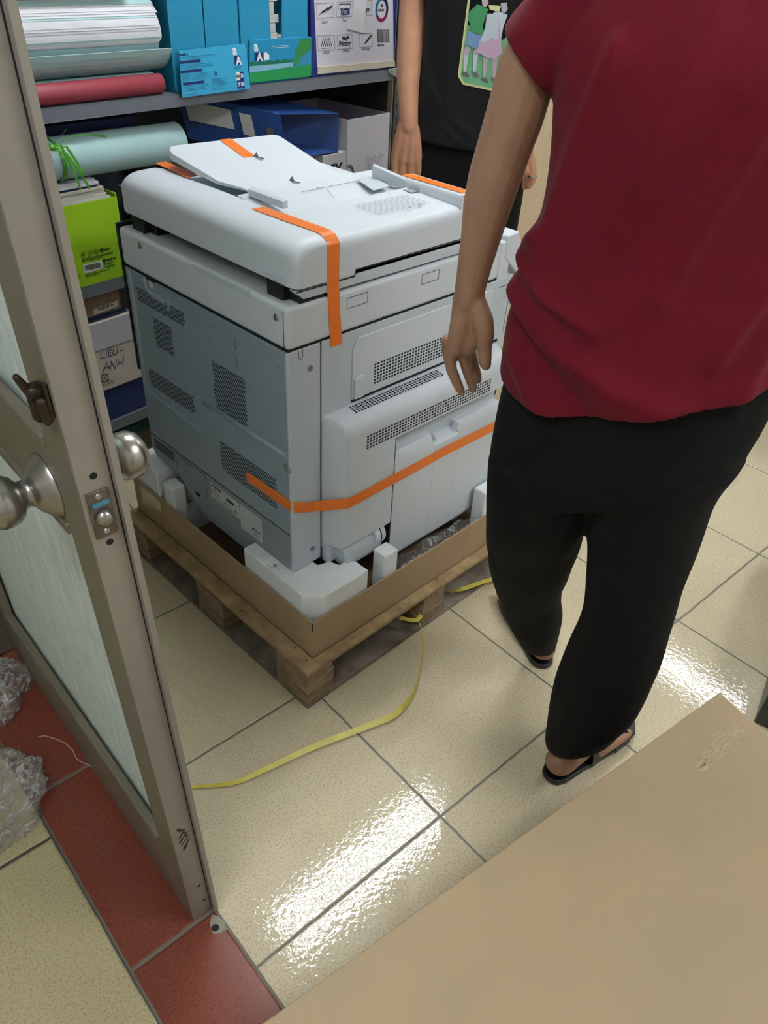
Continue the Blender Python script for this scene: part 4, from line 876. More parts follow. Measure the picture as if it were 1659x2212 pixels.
# --- middle shelf
gx = open_box('green_carton', M['lime'], -.10, .2965, .004, .30, Z2, .856, 'bright lime green carton with barcode on the middle shelf', front=False)
gf = MB(SHM).box(-.096, .2925, .0005, .004, Z2 + .0005, .8475).build('front_panel', M['lime'], gx)
GF = frame((0, .0003, 0), (1, 0, 0), (0, 0, 1))
def gz(x, y): p = shp(150 + x / 9.217, 500 + y / 9.217); return (p.x, p.z)
lb_ = MB(SHM).prism([gz(268, 665), gz(645, 572), gz(670, 735), gz(305, 838)], 0, .0003, GF).build('barcode_label', M['label'], gf)
m_ = MB(SHM); t_ = 0
while t_ < .93:
    w_ = random.choice((.012, .02, .035)); 
    P_ = lambda f, g: gz(298 + (630 - 298) * f + g * 28, 685 - 82 * f + g * 100)
    m_.prism([P_(t_, 0), P_(t_ + w_, 0), P_(t_ + w_, 1), P_(t_, 1)], .0003, .0006, GF); t_ += w_ + random.choice((.015, .025))
m_.build('barcode', M['ink'], lb_)
gi = mat('dark green ink', '2f5410', .6)
for i, (x, y, r_) in enumerate(((282, 470, .0075), (412, 437, .0075), (532, 400, .0070))):
    q_ = gz(x, y); MB(SHM).circ(q_[0], q_[1], r_, GF, .0012).rect(q_[0] - .003, q_[1] - .0025, q_[0] + .003, q_[1] + .0025, GF).build('round_icon', gi, gf)
q_ = gz(645, 372); MB(SHM).prism([(q_[0] - .009, q_[1]), (q_[0], q_[1] - .008), (q_[0] + .009, q_[1]), (q_[0], q_[1] + .008)], 0, .0003, GF).build('diamond_icon', gi, gf)
m_ = MB(SHM)
for (xa, ya, xb_, yb_) in ((255, 560, 870, 405), (258, 582, 850, 432), (262, 605, 690, 505), (700, 345, 805, 318), (705, 362, 812, 336), (706, 378, 815, 352), (690, 640, 880, 590), (700, 660, 855, 625), (705, 700, 885, 652), (710, 725, 910, 675), (315, 875, 800, 752), (320, 905, 615, 838), (150, 862, 205, 855), (150, 915, 220, 905)): m_.stroke([gz(xa, ya), gz(xb_, yb_)], .0014, GF)
o_ = m_.build('fine_print', gi, gf); o_['kind'] = 'stuff'
q_ = gz(675, 615); MB(SHM).rect(q_[0], q_[1], q_[0] + .008, q_[1] + .008, GF).build('logo_mark', M['ink'], gf); q_ = gz(745, 588)
MB(SHM).text('indafood', .0085, frame((q_[0], .0001, q_[1]), (1, 0, .0), (0, 0, 1)), off=.0003).build('lettering', M['ink'], gf)
for i, (h_, x1_, m_) in enumerate(((.010, .262, 'pages'), (.010, .258, 'pages'), (.008, .256, 'paper2'), (.006, .240, 'indigo'), (.008, .244, 'paper'), (.006, .236, 'whitebox'))):
    z_ = .8480 + sum((.010, .010, .008, .006, .008, .006)[:i]) - .0
    S(MB(SHM @ Matrix.Translation((0, .15, z_)) @ Matrix.Rotation(.015 * (i % 2), 4, 'Z')).box(-.08, x1_ + .012, -.135, .12, .0002, h_).build('book', M[m_], bevel=.0006),
      ['grey paged book lowest of the stack on the lime carton', 'grey paged book second from bottom on the lime carton', 'cream booklet in the middle of the stack on the lime carton', 'thin navy folder between white booklets on the lime carton', 'white booklet just above the thin navy folder', 'topmost white booklet under the ribboned teal roll'][i], 'book')
MB(SHM).box(-.09, .285, .012, .29, Z2 + .005, .8478).build('paper_stack', M['pages'], None, label='paper stack filling the lime green carton', category='paper')
t2 = empty('paper_roll', SHM @ Vector((.1, .06, .90)), label='pale teal card roll tied with a green ribbon above the lime carton', category='paper roll')
MB(SHM).tube([(-.2, .050, .955), (.545, .052, .944)], .0505, 36).build('card', M['teal'], t2, smooth=True)
rib = MB(SHM)
def ribbon(pts, w, nm='ribbon'):
    P_ = [Vector(p) for p in pts]; return MB(SHM).strip(P_, [Vector(w)] * len(P_), .0006)
arcp = [(.150 + .012 * math.sin(a_), .05 - .053 * math.sin(a_), .947 + .053 * math.cos(a_)) for a_ in [math.pi * k / 12 for k in range(13)]]
ribbon(arcp, (.0045, 0, 0)).build('ribbon_band', M['greenrib'], t2)
for pts in ([(.135, -.004, .985), (.160, -.02, .975), (.185, -.024, .93), (.207, -.02, .885)], [(.135, -.004, .985), (.165, -.018, .990), (.185, -.02, .95), (.195, -.024, .925)], [(.130, -.004, .99), (.18, -.02, 1.012), (.23, -.025, 1.010), (.278, -.02, 1.000)], [(.130, -.004, .99), (.145, -.015, 1.008), (.170, -.02, 1.026)], [(.130, -.004, .992), (.15, -.02, .995), (.178, -.02, .905), (.185, -.014, .885)]):
    ribbon(pts, (.0028, 0, .0018)).build('ribbon_tail', M['greenrib'], t2, subd=0)
MB(SHM).ellipsoid((.133, -.006, .990), .009, .008, .008).build('knot', M['greenrib'], t2, smooth=True)
o_ = MB(SHM).box(-.2, .47, .12, .36, .985, 1.01).build('folder', M['indigo'], bevel=.003); S(o_, 'navy folder lying in the shadow behind the ribboned roll', 'folder')
o_ = MB(SHM).box(-.2, .27, .302, .385, .86, .983).build('document_box', M['indigo'], bevel=.003); S(o_, 'dark navy document box under the shadowed folder behind the ribboned roll', 'box')
# lever arch binder lying on its back: spine towards the left front, open end to the right
bn = empty('lever_arch_binder', SHM @ Vector((.95, .15, .86)), label='royal blue lever arch binder lying open-ended on the middle shelf', category='binder')
A0, A1, A2, A3_ = shp(*(600, 247), 0.0), shp(*(727, 245), 0.0), shp(*(726, 328), 0.0), shp(*(664, 333), 0.0)
def bq_(x, y, z): return (x, y, z)
# end opening quad (front) and its back counterpart, shifted along the binder's length (to the left and backwards)
fr = [(A0.x, -.01, A0.z), (A1.x, -.01, A1.z), (A2.x, -.01, A2.z), (A0.x + .03, -.01, A3_.z)]
dl_ = Vector((-.235, .19, .055))
bk = [tuple(Vector(p) + dl_) for p in fr]
def plate(a, b, c, d, nm, m_, th=.0025):
    a, b, c, d = map(Vector, (a, b, c, d)); n_ = (b - a).cross(d - a).normalized() * th
    return MB(SHM).hexa([a, b, c, d, a + n_, b + n_, c + n_, d + n_]).build(nm, m_, bn, bevel=.0006)
plate(fr[0], fr[1], bk[1], bk[0], 'top_cover', M['royal']); plate(fr[3], fr[2], bk[2], bk[3], 'bottom_cover', M['royal']); sp_ = plate(fr[0], fr[3], bk[3], bk[0], 'spine', M['royal'])
plate(fr[1], fr[2], bk[2], bk[1], 'edge_cover', M['royal'])
def ons(f, g):  # point on the spine: f along its length from the front, g from top to bottom
    a = Vector(fr[0]).lerp(Vector(bk[0]), f); b = Vector(fr[3]).lerp(Vector(bk[3]), f); return a.lerp(b, g)
nrm_s = (Vector(bk[0]) - Vector(fr[0])).cross(Vector(fr[3]) - Vector(fr[0])).normalized()
if nrm_s.y > 0: nrm_s = -nrm_s
for f0, f1, g0, g1, nm in ((.50, .94, .12, .55, 'spine_label'), (.30, .42, .14, .62, 'size_label')):
    q4_ = [ons(f0, g0), ons(f1, g0), ons(f1, g1), ons(f0, g1)]; MB(SHM).hexa([p + nrm_s * .003 for p in q4_] + [p + nrm_s * .0036 for p in q4_]).build(nm, M['greybox'], sp_)
rc = ons(.14, .42) + nrm_s * .0032; MB(SHM).lathe([(.006, 0), (.0125, 0), (.0125, .001), (.006, .001)], frame(rc, (Vector(fr[0]) - Vector(bk[0])), Vector(fr[0]) - Vector(fr[3])), 24).build('finger_ring', M['silver'], sp_)
tb = MB(SHM); pa = [Vector(fr[0]) + Vector((-.008, 0, .006)), Vector(fr[0]).lerp(Vector(fr[1]), .5) + Vector((0, 0, -.006)), Vector(fr[1]) + Vector((.004, 0, .004))]
# grey / white cartons on the right of the middle shelf
wb = open_box('white_carton', M['whitebox'], 1.210, 1.432, .004, .36, Z2, .9385, 'tall open white carton at the right end of the middle shelf', t=.003)
WB = frame((0, .0032, 0), (1, 0, 0), (0, 0, 1))
def nz_(x, y): p = shp(660 + x / 7.9, 160 + y / 7.9); return (p.x, p.z)
for x, y in ((1080, 1475), (1183, 1442), (1287, 1410)): q_ = nz_(x, y); MB(SHM).circ(q_[0], q_[1], .0095, WB, .0009).stroke([(q_[0] - .003, q_[1] - .004), (q_[0] + .003, q_[1] + .004)], .0009, WB).build('round_icon', M['inkg'], wb)
m_ = MB(SHM)
for (xa, ya, xb_, yb_) in ((1048, 1552, 1105, 1535), (1052, 1590, 1255, 1510), (1055, 1605, 1225, 1545), (1048, 1640, 1112, 1620), (1110, 1625, 1270, 1605), (1055, 1660, 1180, 1650)): m_.stroke([nz_(xa, ya), nz_(xb_, yb_)], .0011, WB)
o_ = m_.build('fine_print', M['inkg'], wb); o_['kind'] = 'stuff'
for x, y in ((1130, 1460), (1237, 1428), (1343, 1392)): q_ = nz_(x, y); MB(SHM).circ(q_[0], q_[1], .0016, WB).build('dot', M['ink'], wb)
q_ = nz_(745, 1710); MB(SHM).stroke([(q_[0] + .024 * math.cos(a_), q_[1] + .026 * math.sin(a_)) for a_ in [math.radians(k * 15 - 20) for k in range(9)]], .010, WB).build('grey_arc', M['inkg'], wb)
o_ = MB(SHM).box(1.075, 1.188, -.012, .20, Z2, .846).build('grey_carton', M['greybox'], bevel=.002); S(o_, 'pale grey carton with big black letters beside the tall white carton', 'box')
q_ = nz_(372, 1690); MB(SHM).text('EY', .058, frame((q_[0] - .004, -.0125, q_[1] - .012), (1, 0, 0), (0, 0, 1)), off=.0016).build('lettering', M['ink'], o_)
o_ = MB(SHM).box(.97, 1.07, .03, .3, Z2, .852).build('white_box', M['whitebox'], bevel=.002); S(o_, 'small white box under the open end of the blue binder', 'box')
for i, (x0_, x1_, z0_, z1_, m__, lab) in enumerate(((.56, .95, Z2, .75, 'brownbox', 'brown flat file box lowest under the blue binder'), (.57, .94, .7505, .80, 'indigo', 'navy flat file box second under the blue binder'), (.58, .90, .8005, .853, 'brownbox', 'worn brown file box right under the blue binder'))):
    o_ = MB(SHM).box(x0_, x1_, .04, .33, z0_, z1_).build('file_box', M[m__], bevel=.002); S(o_, lab, 'box')
# brown books and stuff against the back of the middle shelf
o_ = MB(SHM).box(1.19, 1.20, .36, .375, .955, 1.03).build('brush', mat('amber bristle', 'a8702c', .6)); S(o_, 'amber bristle brush edge hanging behind the tall white carton', 'brush')
# --- lower shelf: stack seen between door and copier
def stack(x0_, x1_, z0_, z1_, m__, nm, lab, cat, y0_=.004, dep=.30, bev=.002):
    o_ = MB(SHM).box(x0_, x1_, y0_, y0_ + dep, z0_, z1_).build(nm, M[m__], bevel=bev); S(o_, lab, cat); return o_
stack(-.10, .300, Z3, .312, 'indigo', 'binder', 'large navy blue binder box at the bottom of the lower shelf stack', 'binder', .010)
wbx = stack(-.10, .298, .3125, .5205, 'dirtybox', 'white_carton', 'stained white carton with a handwritten name on the lower shelf', 'box')
MB(SHM).box(-.098, .297, .0022, .0045, .4425, .5225).build('lid_flap', M['whitebox'], wbx, bevel=.0005)
HW = frame((0, .0036, 0), (1, 0, 0), (0, 0, 1))
def cz(x, y): p = shp(x / 3.814, 380 + y / 3.814); return (p.x, p.z)
pen = mat('blue marker', '35406f', .6)
def hand(*strokes): 
    m_ = MB(SHM)
    for s_ in strokes: m_.stroke([cz(*p) for p in s_], .0022, HW)
    return m_
o_ = hand([(838, 1455), (835, 1510), (872, 1495)], [(885, 1450), (880, 1492)], [(882, 1432), (886, 1436)], [(900, 1440), (898, 1490), (925, 1480)], [(900, 1463), (918, 1458)], [(900, 1442), (922, 1434)], [(893, 1420), (905, 1410), (918, 1420)], [(940, 1430), (935, 1470), (958, 1474), (972, 1460), (972, 1425)], [(995, 1445), (1015, 1438)]).build('handwriting', pen, wbx); o_['kind'] = 'stuff'
o_ = hand([(855, 1618), (885, 1545), (912, 1595)], [(862, 1590), (905, 1575)], [(915, 1600), (922, 1530), (955, 1590), (965, 1518)], [(975, 1575), (980, 1515)], [(978, 1548), (1015, 1535)], [(1025, 1495), (1018, 1560)]).build('handwriting', pen, wbx); o_['kind'] = 'stuff'
q_ = cz(868, 1665); MB(SHM).circ(q_[0], q_[1], .0115, HW, .0022).stroke([(q_[0] - .005, q_[1] + .001), (q_[0] - .001, q_[1] - .004), (q_[0] + .006, q_[1] + .006)], .0022, HW).build('tick_mark', M['ink'], wbx)
MB(SHM).lines(HW, cz(845, 1740)[0], cz(945, 1710)[0], cz(845, 1745)[1], cz(845, 1695)[1], 3, .0014, .3, .0003, word=True).build('fine_print', M['ink'], wbx)
stack(-.08, .282, .523, .530, 'indigo', 'folder', 'lower navy folder on the stained white carton', 'folder', .02, .27); stack(-.08, .278, .5305, .540, 'indigo', 'folder', 'upper navy folder on the stained white carton', 'folder', .02, .27)
bb_ = stack(-.08, .262, .5405, .597, 'brownbox', 'file_box', 'brown file box with a paper label under the shelf board', 'box', .012)
tag_ = MB(SHM).prism([(.172, .545), (.250, .5485), (.2525, .566), (.174, .5605)], 0, .0006, frame((0, .0118, 0), (1, 0, 0), (0, 0, 1))).build('paper_label', M['paper2'], bb_)
MB(SHM).text('RLJSE-D1A', .011, frame((.187, .0110, .5525), (1, 0, .06), (0, 0, 1)), off=.0002).build('lettering', M['ink'], tag_)
o_ = MB(SHM).box(.02, .42, .20, .38, .001, .03).build('teal_folder', mat('teal folder', '3f7f80', .5), bevel=.002); S(o_, 'teal and white papers on the floor below the shelf', 'folder')

# ================================================================== WOOD WARDROBE behind the person
wr = empty('wardrobe', SHM @ Vector((2.1, .35, 0)), label='pale wood wardrobe at the back beside the shelving', category='wardrobe')
MB(SHM).box(1.52, 3.62, .07, .55, .0, 2.3).build('carcass', M['wood'], wr, bevel=.002)
for x0_, x1_ in ((1.522, 2.219), (2.221, 2.918), (2.920, 3.618)): MB(SHM).box(x0_, x1_, .05, .0695, .06, 2.29).build('door', M['wood'], wr, bevel=.002)
# dark cabinet at the right edge
cbm = Matrix.Translation((.749, -.733, 0)) @ Matrix.Rotation(math.atan2(.037, .16), 4, 'Z')
o_ = MB(cbm).box(0, .6, -.45, -.002, 0.001, .30).build('dark_cabinet', M['cabinet'], bevel=.004); S(o_, 'low dark cabinet at the right edge behind the large carton', 'cabinet')
# office chair, only a caster shows
ch = empty('office_chair', (2.05, -.60, 0), label='black office chair standing beyond the person at the right edge', category='chair')
for k in range(5):
    a_ = math.radians(118 + 72 * k); q_ = Vector((2.05 + .31 * math.cos(a_), -.60 + .31 * math.sin(a_), 0))
    MB().tube([(2.05, -.60, .115), (q_.x, q_.y, .075)], [.026, .016], 10).build('base_arm', M['black'], ch, smooth=True)
    MB().tube([(q_.x - .022, q_.y, .0295), (q_.x + .022, q_.y, .0295)], .029, 20).build('caster', M['black'], ch, bevel=.004)
MB().tube([(2.05, -.60, .09), (2.05, -.60, .42)], .025, 16).build('column', M['silver'], ch)
MB().box(1.82, 2.28, -.83, -.37, .42, .49).build('seat', M['black'], ch, bevel=.03, seg=4)
MB().box(2.24, 2.30, -.80, -.40, .56, 1.0).build('backrest', M['black'], ch, bevel=.025, seg=4); MB().tube([(2.2, -.6, .44), (2.33, -.6, .5), (2.32, -.6, .7)], .015, 8).build('back_bar', M['black'], ch)

# ================================================================== LARGE CARTON in the foreground
zc = .40; p1 = aZ(1555, 1495, zc); p2 = aZ(560, 2216, zc); p3 = aZ(1659, 1590, zc); 
pl_ = p1 + (p2 - p1).normalized() * 1.12; pr_ = p1 + (p3 - p1).normalized() * .75; p4_ = pl_ + (pr_ - p1)
poly = [(p.x, p.y) for p in (p1, pl_, p4_, pr_)]
lc = empty('large_carton', (sum(p[0] for p in poly) / 4, sum(p[1] for p in poly) / 4, 0), label='large plain brown carton filling the lower right foreground', category='box')
MB().prism(poly, 0.001, zc - .004).build('carton_body', M['cardtop'], lc, bevel=.003)
MB().prism(poly, zc - .004, zc).build('top_flap', M['cardtop'], lc, bevel=.0015)
sc2 = MB(); TFm = frame((0, 0, zc + .0001), (1, 0, 0), (0, 1, 0)); ul = (p2 - p1).normalized(); vl = Vector((-ul.y, ul.x, 0))
if vl.dot(pr_ - p1) < 0: vl = -vl
def lcp(a, b): q_ = p1 + ul * a + vl * b; return (q_.x, q_.y)
for i in range(150):
    a0_ = random.uniform(.035, .16); b0_ = random.gauss(.062 + (a0_ - .03) * .12, .007)
    if random.random() < .4: sc2.stroke([lcp(a0_, b0_), lcp(a0_ + random.uniform(.006, .02), b0_ + random.uniform(-.002, .002))], .0008, TFm, .0001)
    else: sc2.stroke([lcp(a0_, b0_), lcp(a0_ + random.uniform(-.001, .001), b0_ + random.uniform(.004, .012))], .0006, TFm, .0001)
o_ = sc2.build('tape_scuffs', mat('pale scuff', 'c6b499', .5), lc); o_['kind'] = 'stuff'

# ================================================================== YELLOW STRAPS
def floor_strap(pts, w, label, tw=None):
    P_ = [Vector(p) for p in pts]; n_ = 8; Q = []
    for i in range(len(P_) - 1):
        a, b, c, d = P_[max(i - 1, 0)], P_[i], P_[i + 1], P_[min(i + 2, len(P_) - 1)]
        for k in range(n_):
            t = k / n_; Q.append(.5 * ((2 * b) + (c - a) * t + (2 * a - 5 * b + 4 * c - d) * t * t + (3 * b - a - 3 * c + d) * t ** 3))
    Q.append(P_[-1]); ws_ = []
    for i, p in enumerate(Q):
        tg = (Q[min(i + 1, len(Q) - 1)] - Q[max(i - 1, 0)]).normalized(); sd = Vector((-tg.y, tg.x, 0)).normalized()
        f_ = i / (len(Q) - 1); an, wk = (tw(f_) if tw else (0, 1)); ws_.append((sd * math.cos(an) + Vector((0, 0, 1)) * math.sin(an)) * w * wk)
    o_ = MB().strip(Q, ws_, .0009).build('yellow_strap', M['yellow'], smooth=False); S(o_, label, 'strap'); return o_
floor_strap([aZ(u, v, z) for u, v, z in ((330, 1712, .003), (420, 1700, .0035), (500, 1692, .006), (560, 1668, .008), (680, 1612, .010), (790, 1570, .010), (857, 1540, .012), (895, 1490, .015), (909, 1430, .02), (912, 1390, .03), (908, 1352, .048))] + [Vector((.372, .035, .055)), Vector((.33, .10, .06))], .0062, 'loose yellow packing strap curling over the tiles from under the pallet', lambda f: (.55, .35 + .75 * min(1, f / .35)) if f < .52 else (.9, max(.34, 1.1 - (f - .52) * 9)))
floor_strap([aZ(862, 1334, .06), aZ(900, 1340, .055), Vector((.395, .012, .05))], .006, 'short yellow strap end poking out beside the middle pallet block')
floor_strap([aY(962, 1278, .05), aY(1000, 1272, .0), aZ(1072, 1250, .02), aZ(1120, 1262, .006), aZ(1180, 1290, .003)], .0072, 'flat yellow strap passing from the pallet behind the trousers')
floor_strap([Vector((.03, .83, .10)), Vector((.06, .92, .05)), Vector((.02, 1.05, .005))], .006, 'piece of yellow strap at the far left corner of the pallet')

# ================================================================== CRUMPLED PLASTIC AND TWINE (corridor)
def bag(cx, cy, rx, ry, h, seed, label, m_='film', n=110, z0=.0015):
    mb = MB(); rows = []
    for j in range(n // 2 + 1):
        ph = math.pi / 2 * j / (n // 2); row = []
        for i in range(n):
            th = 2 * math.pi * i / n; d = Vector((math.cos(th) * math.cos(ph), math.sin(th) * math.cos(ph), math.sin(ph)))
            k = 1 + .34 * noise.noise(d * 1.7 + Vector((seed, 0, 0))) + .17 * abs(noise.noise(d * 4.5 + Vector((0, seed, 0)))) - .20 * abs(noise.noise(d * 7 + Vector((0, 0, seed)))) + .015 * noise.noise(d * 20 + Vector((seed, 3, 0)))
            row.append((cx + d.x * rx * k, cy + d.y * ry * k, z0 + max(0, d.z) * h * k))
        rows.append(row)
    mb.loft(rows, True)
    o_ = mb.build('plastic_bag', M[m_], smooth=True); S(o_, label, 'plastic wrap'); return o_
q_ = aZ(10, 1690, .03); bag(q_.x - .05, q_.y - .01, .125, .115, .095, 3.1, 'crumpled clear plastic wrap on the corridor tiles by the red threshold')
q_ = aZ(0, 1480, .03); bag(q_.x - .02, q_.y + .03, .075, .11, .11, 8.4, 'darker clear plastic bag behind the large wrap, against the door')
q_ = aZ(-5, 1570, .05); bag(q_.x - .15, q_.y + .04, .055, .05, .12, 5.7, 'upright knotted lump of clear plastic between the two wraps')
tw_ = [aZ(u, v, .002) for u, v in ((82, 1592), (95, 1589), (120, 1596), (140, 1605), (157, 1620), (165, 1638), (180, 1648), (192, 1652), (200, 1658))]
o_ = MB().tube(tw_, .0011, 6).build('twine', M['twine']); S(o_, 'pale piece of twine running from the plastic wrap over the red tiles', 'string')
# broken spot in the threshold tile by the door
b_ = MB(); c0 = aZ(467, 2000, .0009)
b_.prism([(c0.x - .012, c0.y - .008), (c0.x - .002, c0.y - .016), (c0.x + .010, c0.y - .018), (c0.x + .016, c0.y - .004), (c0.x + .012, c0.y + .012), (c0.x + .006, c0.y + .022), (c0.x - .006, c0.y + .012)], .0006, .0010)
b_.build('trim_3', mat('cement patch', '8d8878', .8), kind='structure')
MB().lathe([(.0005, 0), (.0065, 0), (.0065, .0006), (.0005, .0007)], Matrix.Translation((c0.x - .003, c0.y - .002, .0010)), 18).build('trim_4', M['slot'], kind='structure')

# ================================================================== PEOPLE
def catmull(P_, n_):
    Q = []
    for i in range(len(P_) - 1):
        a, b, c, d = P_[max(i - 1, 0)], P_[i], P_[i + 1], P_[min(i + 2, len(P_) - 1)]
        for k in range(n_):
            t = k / n_; Q.append(.5 * ((2 * b) + (c - a) * t + (2 * a - 5 * b + 4 * c - d) * t * t + (3 * b - a - 3 * c + d) * t ** 3))
    Q.append(P_[-1]); return Q
class Body:
    """upright plane through p0 facing the azimuth; pixels -> points at depth D behind that plane"""
    def __init__(s, p0, az):
        s.p0 = Vector(p0); a = math.radians(az); s.n = Vector((math.cos(a), math.sin(a), 0)); s.s = Vector((math.sin(a), -math.cos(a), 0))
    def at(s, u, v, D=0): return at(u, v, s.p0 + s.n * D, s.n)
    def pt(s, x, z, D=0): return s.p0 + s.s * x + s.n * D + Vector((0, 0, z))
    def cap(s, u, v, rpx, D=0):
        p = s.at(u, v, D); dep = (p - CAM).dot(Vector(R[2])); return p, rpx / F * dep
    def chain(s, mb, L): return mb.chain([s.cap(*a) for a in L], 14)
    def loft(s, mb, secs, n=72, fine=6, disp=None, ex=2.3, zf=None):
        """secs: (PL, PR, thickness, depth shift) -> smooth loft"""
        C_ = catmull([(a + b) / 2 + s.n * d for a, b, t, d in secs], fine); Hh = catmull([(b - a) / 2 for a, b, t, d in secs], fine); Tt = catmull([Vector((t, 0, 0)) for a, b, t, d in secs], fine)
        rings = []
        for i, (c, h, t) in enumerate(zip(C_, Hh, Tt)):
            ring = []; f = i / (len(C_) - 1)
            for k in range(n):
                th = 2 * math.pi * k / n; co, si = math.cos(th), math.sin(th)
                cc = abs(co) ** (2 / ex) * (1 if co > 0 else -1); ss = abs(si) ** (2 / ex) * (1 if si > 0 else -1)
                p = c + h * cc - s.n * (t.x * ss)            # si>0 : towards the camera side
                if disp:
                    q = (h.normalized() * co - s.n * si); p = p + q * disp(th, f, p)
                if zf: p = p + Vector((0, 0, zf(th, f)))
                ring.append(p)
            rings.append(ring)
        mb.loft(rings, True); return rings

# ------------------------------ person in the crimson shirt
B1 = Body((.33, -.42, 0), 26.21)
p1_ = empty('person', B1.p0, label='person seen from behind in a crimson T-shirt and black trousers, left arm hanging', category='person')
bm1 = MB()
# left arm and hand, palm turned back
B1.chain(bm1, [(1185, 60, 70, .0), (1140, 150, 66, .0), (1112, 250, 64, 0), (1088, 322, 60, 0), (1068, 385, 58, 0), (1052, 445, 53, 0), (1040, 506, 45, 0), (1028, 560, 39, 0), (1018, 610, 34.5, 0), (1012, 645, 33, 0)])
for L in ([(1005, 645, 27, 0), (1000, 690, 27, .0), (990, 728, 24, 0), (984, 752, 21, 0)], [(1022, 645, 26, 0), (1022, 690, 26, .008), (1015, 735, 22, .006), (1010, 752, 18, .006)],
          [(1030, 655, 22, -.004), (1042, 690, 24, -.008), (1047, 722, 22, -.010), (1046, 748, 17, -.010), (1047, 775, 15.5, -.010), (1049, 788, 13, -.010)],       # thumb and its base
          [(980, 745, 17, .002), (972, 770, 14, .0), (975, 798, 12.5, .002), (985, 822, 11.5, .006), (993, 840, 10.5, .010), (998, 848, 8.5, .012)],   # ring finger side
          [(966, 735, 14, .020), (967, 765, 12, .028), (972, 788, 11, .034), (981, 806, 10, .04), (987, 815, 8.5, .044)],    # little finger
          [(1000, 748, 16, .012), (1003, 775, 13.5, .020), (1010, 803, 12, .026), (1018, 826, 11, .030), (1022, 839, 9.5, .033)],   # middle finger
          [(1014, 742, 14, .028), (1018, 768, 12.5, .042), (1025, 793, 11.5, .052), (1031, 812, 10.5, .058), (1032, 822, 9, .062)]):  # index finger
    B1.chain(bm1, L)
# hidden trunk, neck, head, right arm, legs
bm1.chain([(B1.pt(0, .90), .098), (B1.pt(0, 1.1), .11), (B1.pt(0, 1.32), .108), (B1.pt(0, 1.44), .07), (B1.pt(0, 1.54, .01), .055)])
bm1.chain([(B1.pt(-.15, 1.38), .062), (B1.pt(0, 1.42), .07), (B1.pt(.15, 1.38), .062)])
bm1.ellipsoid(B1.pt(0, 1.635, .025), .078, .098, .118, Matrix.Rotation(math.radians(26.2), 4, 'Z'))
bm1.ellipsoid(B1.pt(0, 1.575, .07), .045, .05, .05); bm1.capsule(B1.pt(0, 1.62, .115), .013, B1.pt(0, 1.592, .135), .015)
for sx_ in (-1, 1): bm1.ellipsoid(B1.pt(sx_ * .083, 1.62, .015), .016, .012, .03)
bm1.chain([(B1.pt(.20, 1.36), .055), (B1.pt(.25, 1.10, -.0), .045), (B1.pt(.28, .88, .04), .033), (B1.pt(.285, .83, .05), .036), (B1.pt(.28, .78, .06), .03)])
for k in range(4): bm1.chain([(B1.pt(.275, .78, .04 + k * .014), .009), (B1.pt(.273, .745, .045 + k * .014), .008), (B1.pt(.265, .72, .045 + k * .013), .007)])
bm1.chain([(B1.pt(.27, .82, .085), .012), (B1.pt(.262, .79, .10), .010), (B1.pt(.258, .765, .10), .009)])
heelL, heelR = Vector((.531, -.276, 0)), Vector((.286, -.497, 0))
dL, dR = Vector((.55, .84, 0)).normalized(), Vector((.99, -.10, 0)).normalized()
def foot(mb, h, d, knee, hip, ank):
    s_ = Vector((d.y, -d.x, 0)); up = Vector((0, 0, 1)); b = .016
    mb.chain([(hip, .085), (knee, .055), (ank, .027), (h + d * .025 + up * .10, .027), (h + d * .015 + up * (b + .034), .034)])
    mb.chain([(h + up * (b + .030) + d * .002, .0325), (h + d * .06 + up * (b + .033), .033), (h + d * .12 + up * (b + .027), .028)])
    for k in range(5):
        o_ = s_ * ((k - 2) * .0165); L = (.232, .228, .222, .212, .2)[k if d is dR else k]
        mb.chain([(h + d * .10 + o_ * .8 + up * (b + .022), .020), (h + d * .175 + o_ * 1.1 + up * (b + .013), .013), (h + d * L + o_ * 1.15 + up * (b + .009), .0085)])
foot(bm1, heelL, dL, B1.pt(-.115, .50, .10), B1.pt(-.10, .84), B1.at(1146, 1325, .21)); foot(bm1, heelR, dR, B1.pt(.075, .50, .02), B1.pt(.09, .84), B1.at(1290, 1500, -.05))
bm1.build('body', M['skin1'], p1_, smooth=True, remesh=.0034, sm_it=5)
hr = MB(); hr.ellipsoid(B1.pt(0, 1.665, .012), .088, .106, .105, Matrix.Rotation(math.radians(26.2), 4, 'Z')); hr.ellipsoid(B1.pt(0, 1.60, -.02), .075, .08, .08, Matrix.Rotation(math.radians(26.2), 4, 'Z')); hr.build('hair', M['hair'], p1_, smooth=True, remesh=.008)
# sandals
def sandal(h, d, nm='sandal'):
    s_ = Vector((d.y, -d.x, 0)); o2 = []
    prof_ = [(-.031, .0), (-.029, .012), (-.022, .022), (-.003, .030), (.05, .034), (.12, .042), (.18, .047), (.22, .043), (.245, .025), (.252, 0)]
    for a, b in prof_: o2.append(h + d * a + s_ * b)
    for a, b in prof_[::-1][1:-1]: o2.append(h + d * a - s_ * b)
    r = MB().prism([(p.x, p.y) for p in o2], .001, .016).build('sandal', M['rubber'], p1_, bevel=.003, seg=3)
    def strap(a, wdt, hgt, rad, ln=.030):
        P_ = [h + d * (a + .0) + s_ * (rad * math.cos(t)) + Vector((0, 0, .012 + hgt * math.sin(t))) for t in [math.pi * k / 14 for k in range(15)]]
        MB().strip(P_, [d * ln / 2] * 15, .003).build('strap', M['rubber'], r)
    strap(.085, .03, .072, .042, .034); strap(.165, .04, .044, .050, .050)
    return r
sandal(heelL, dL); sandal(heelR, dR)
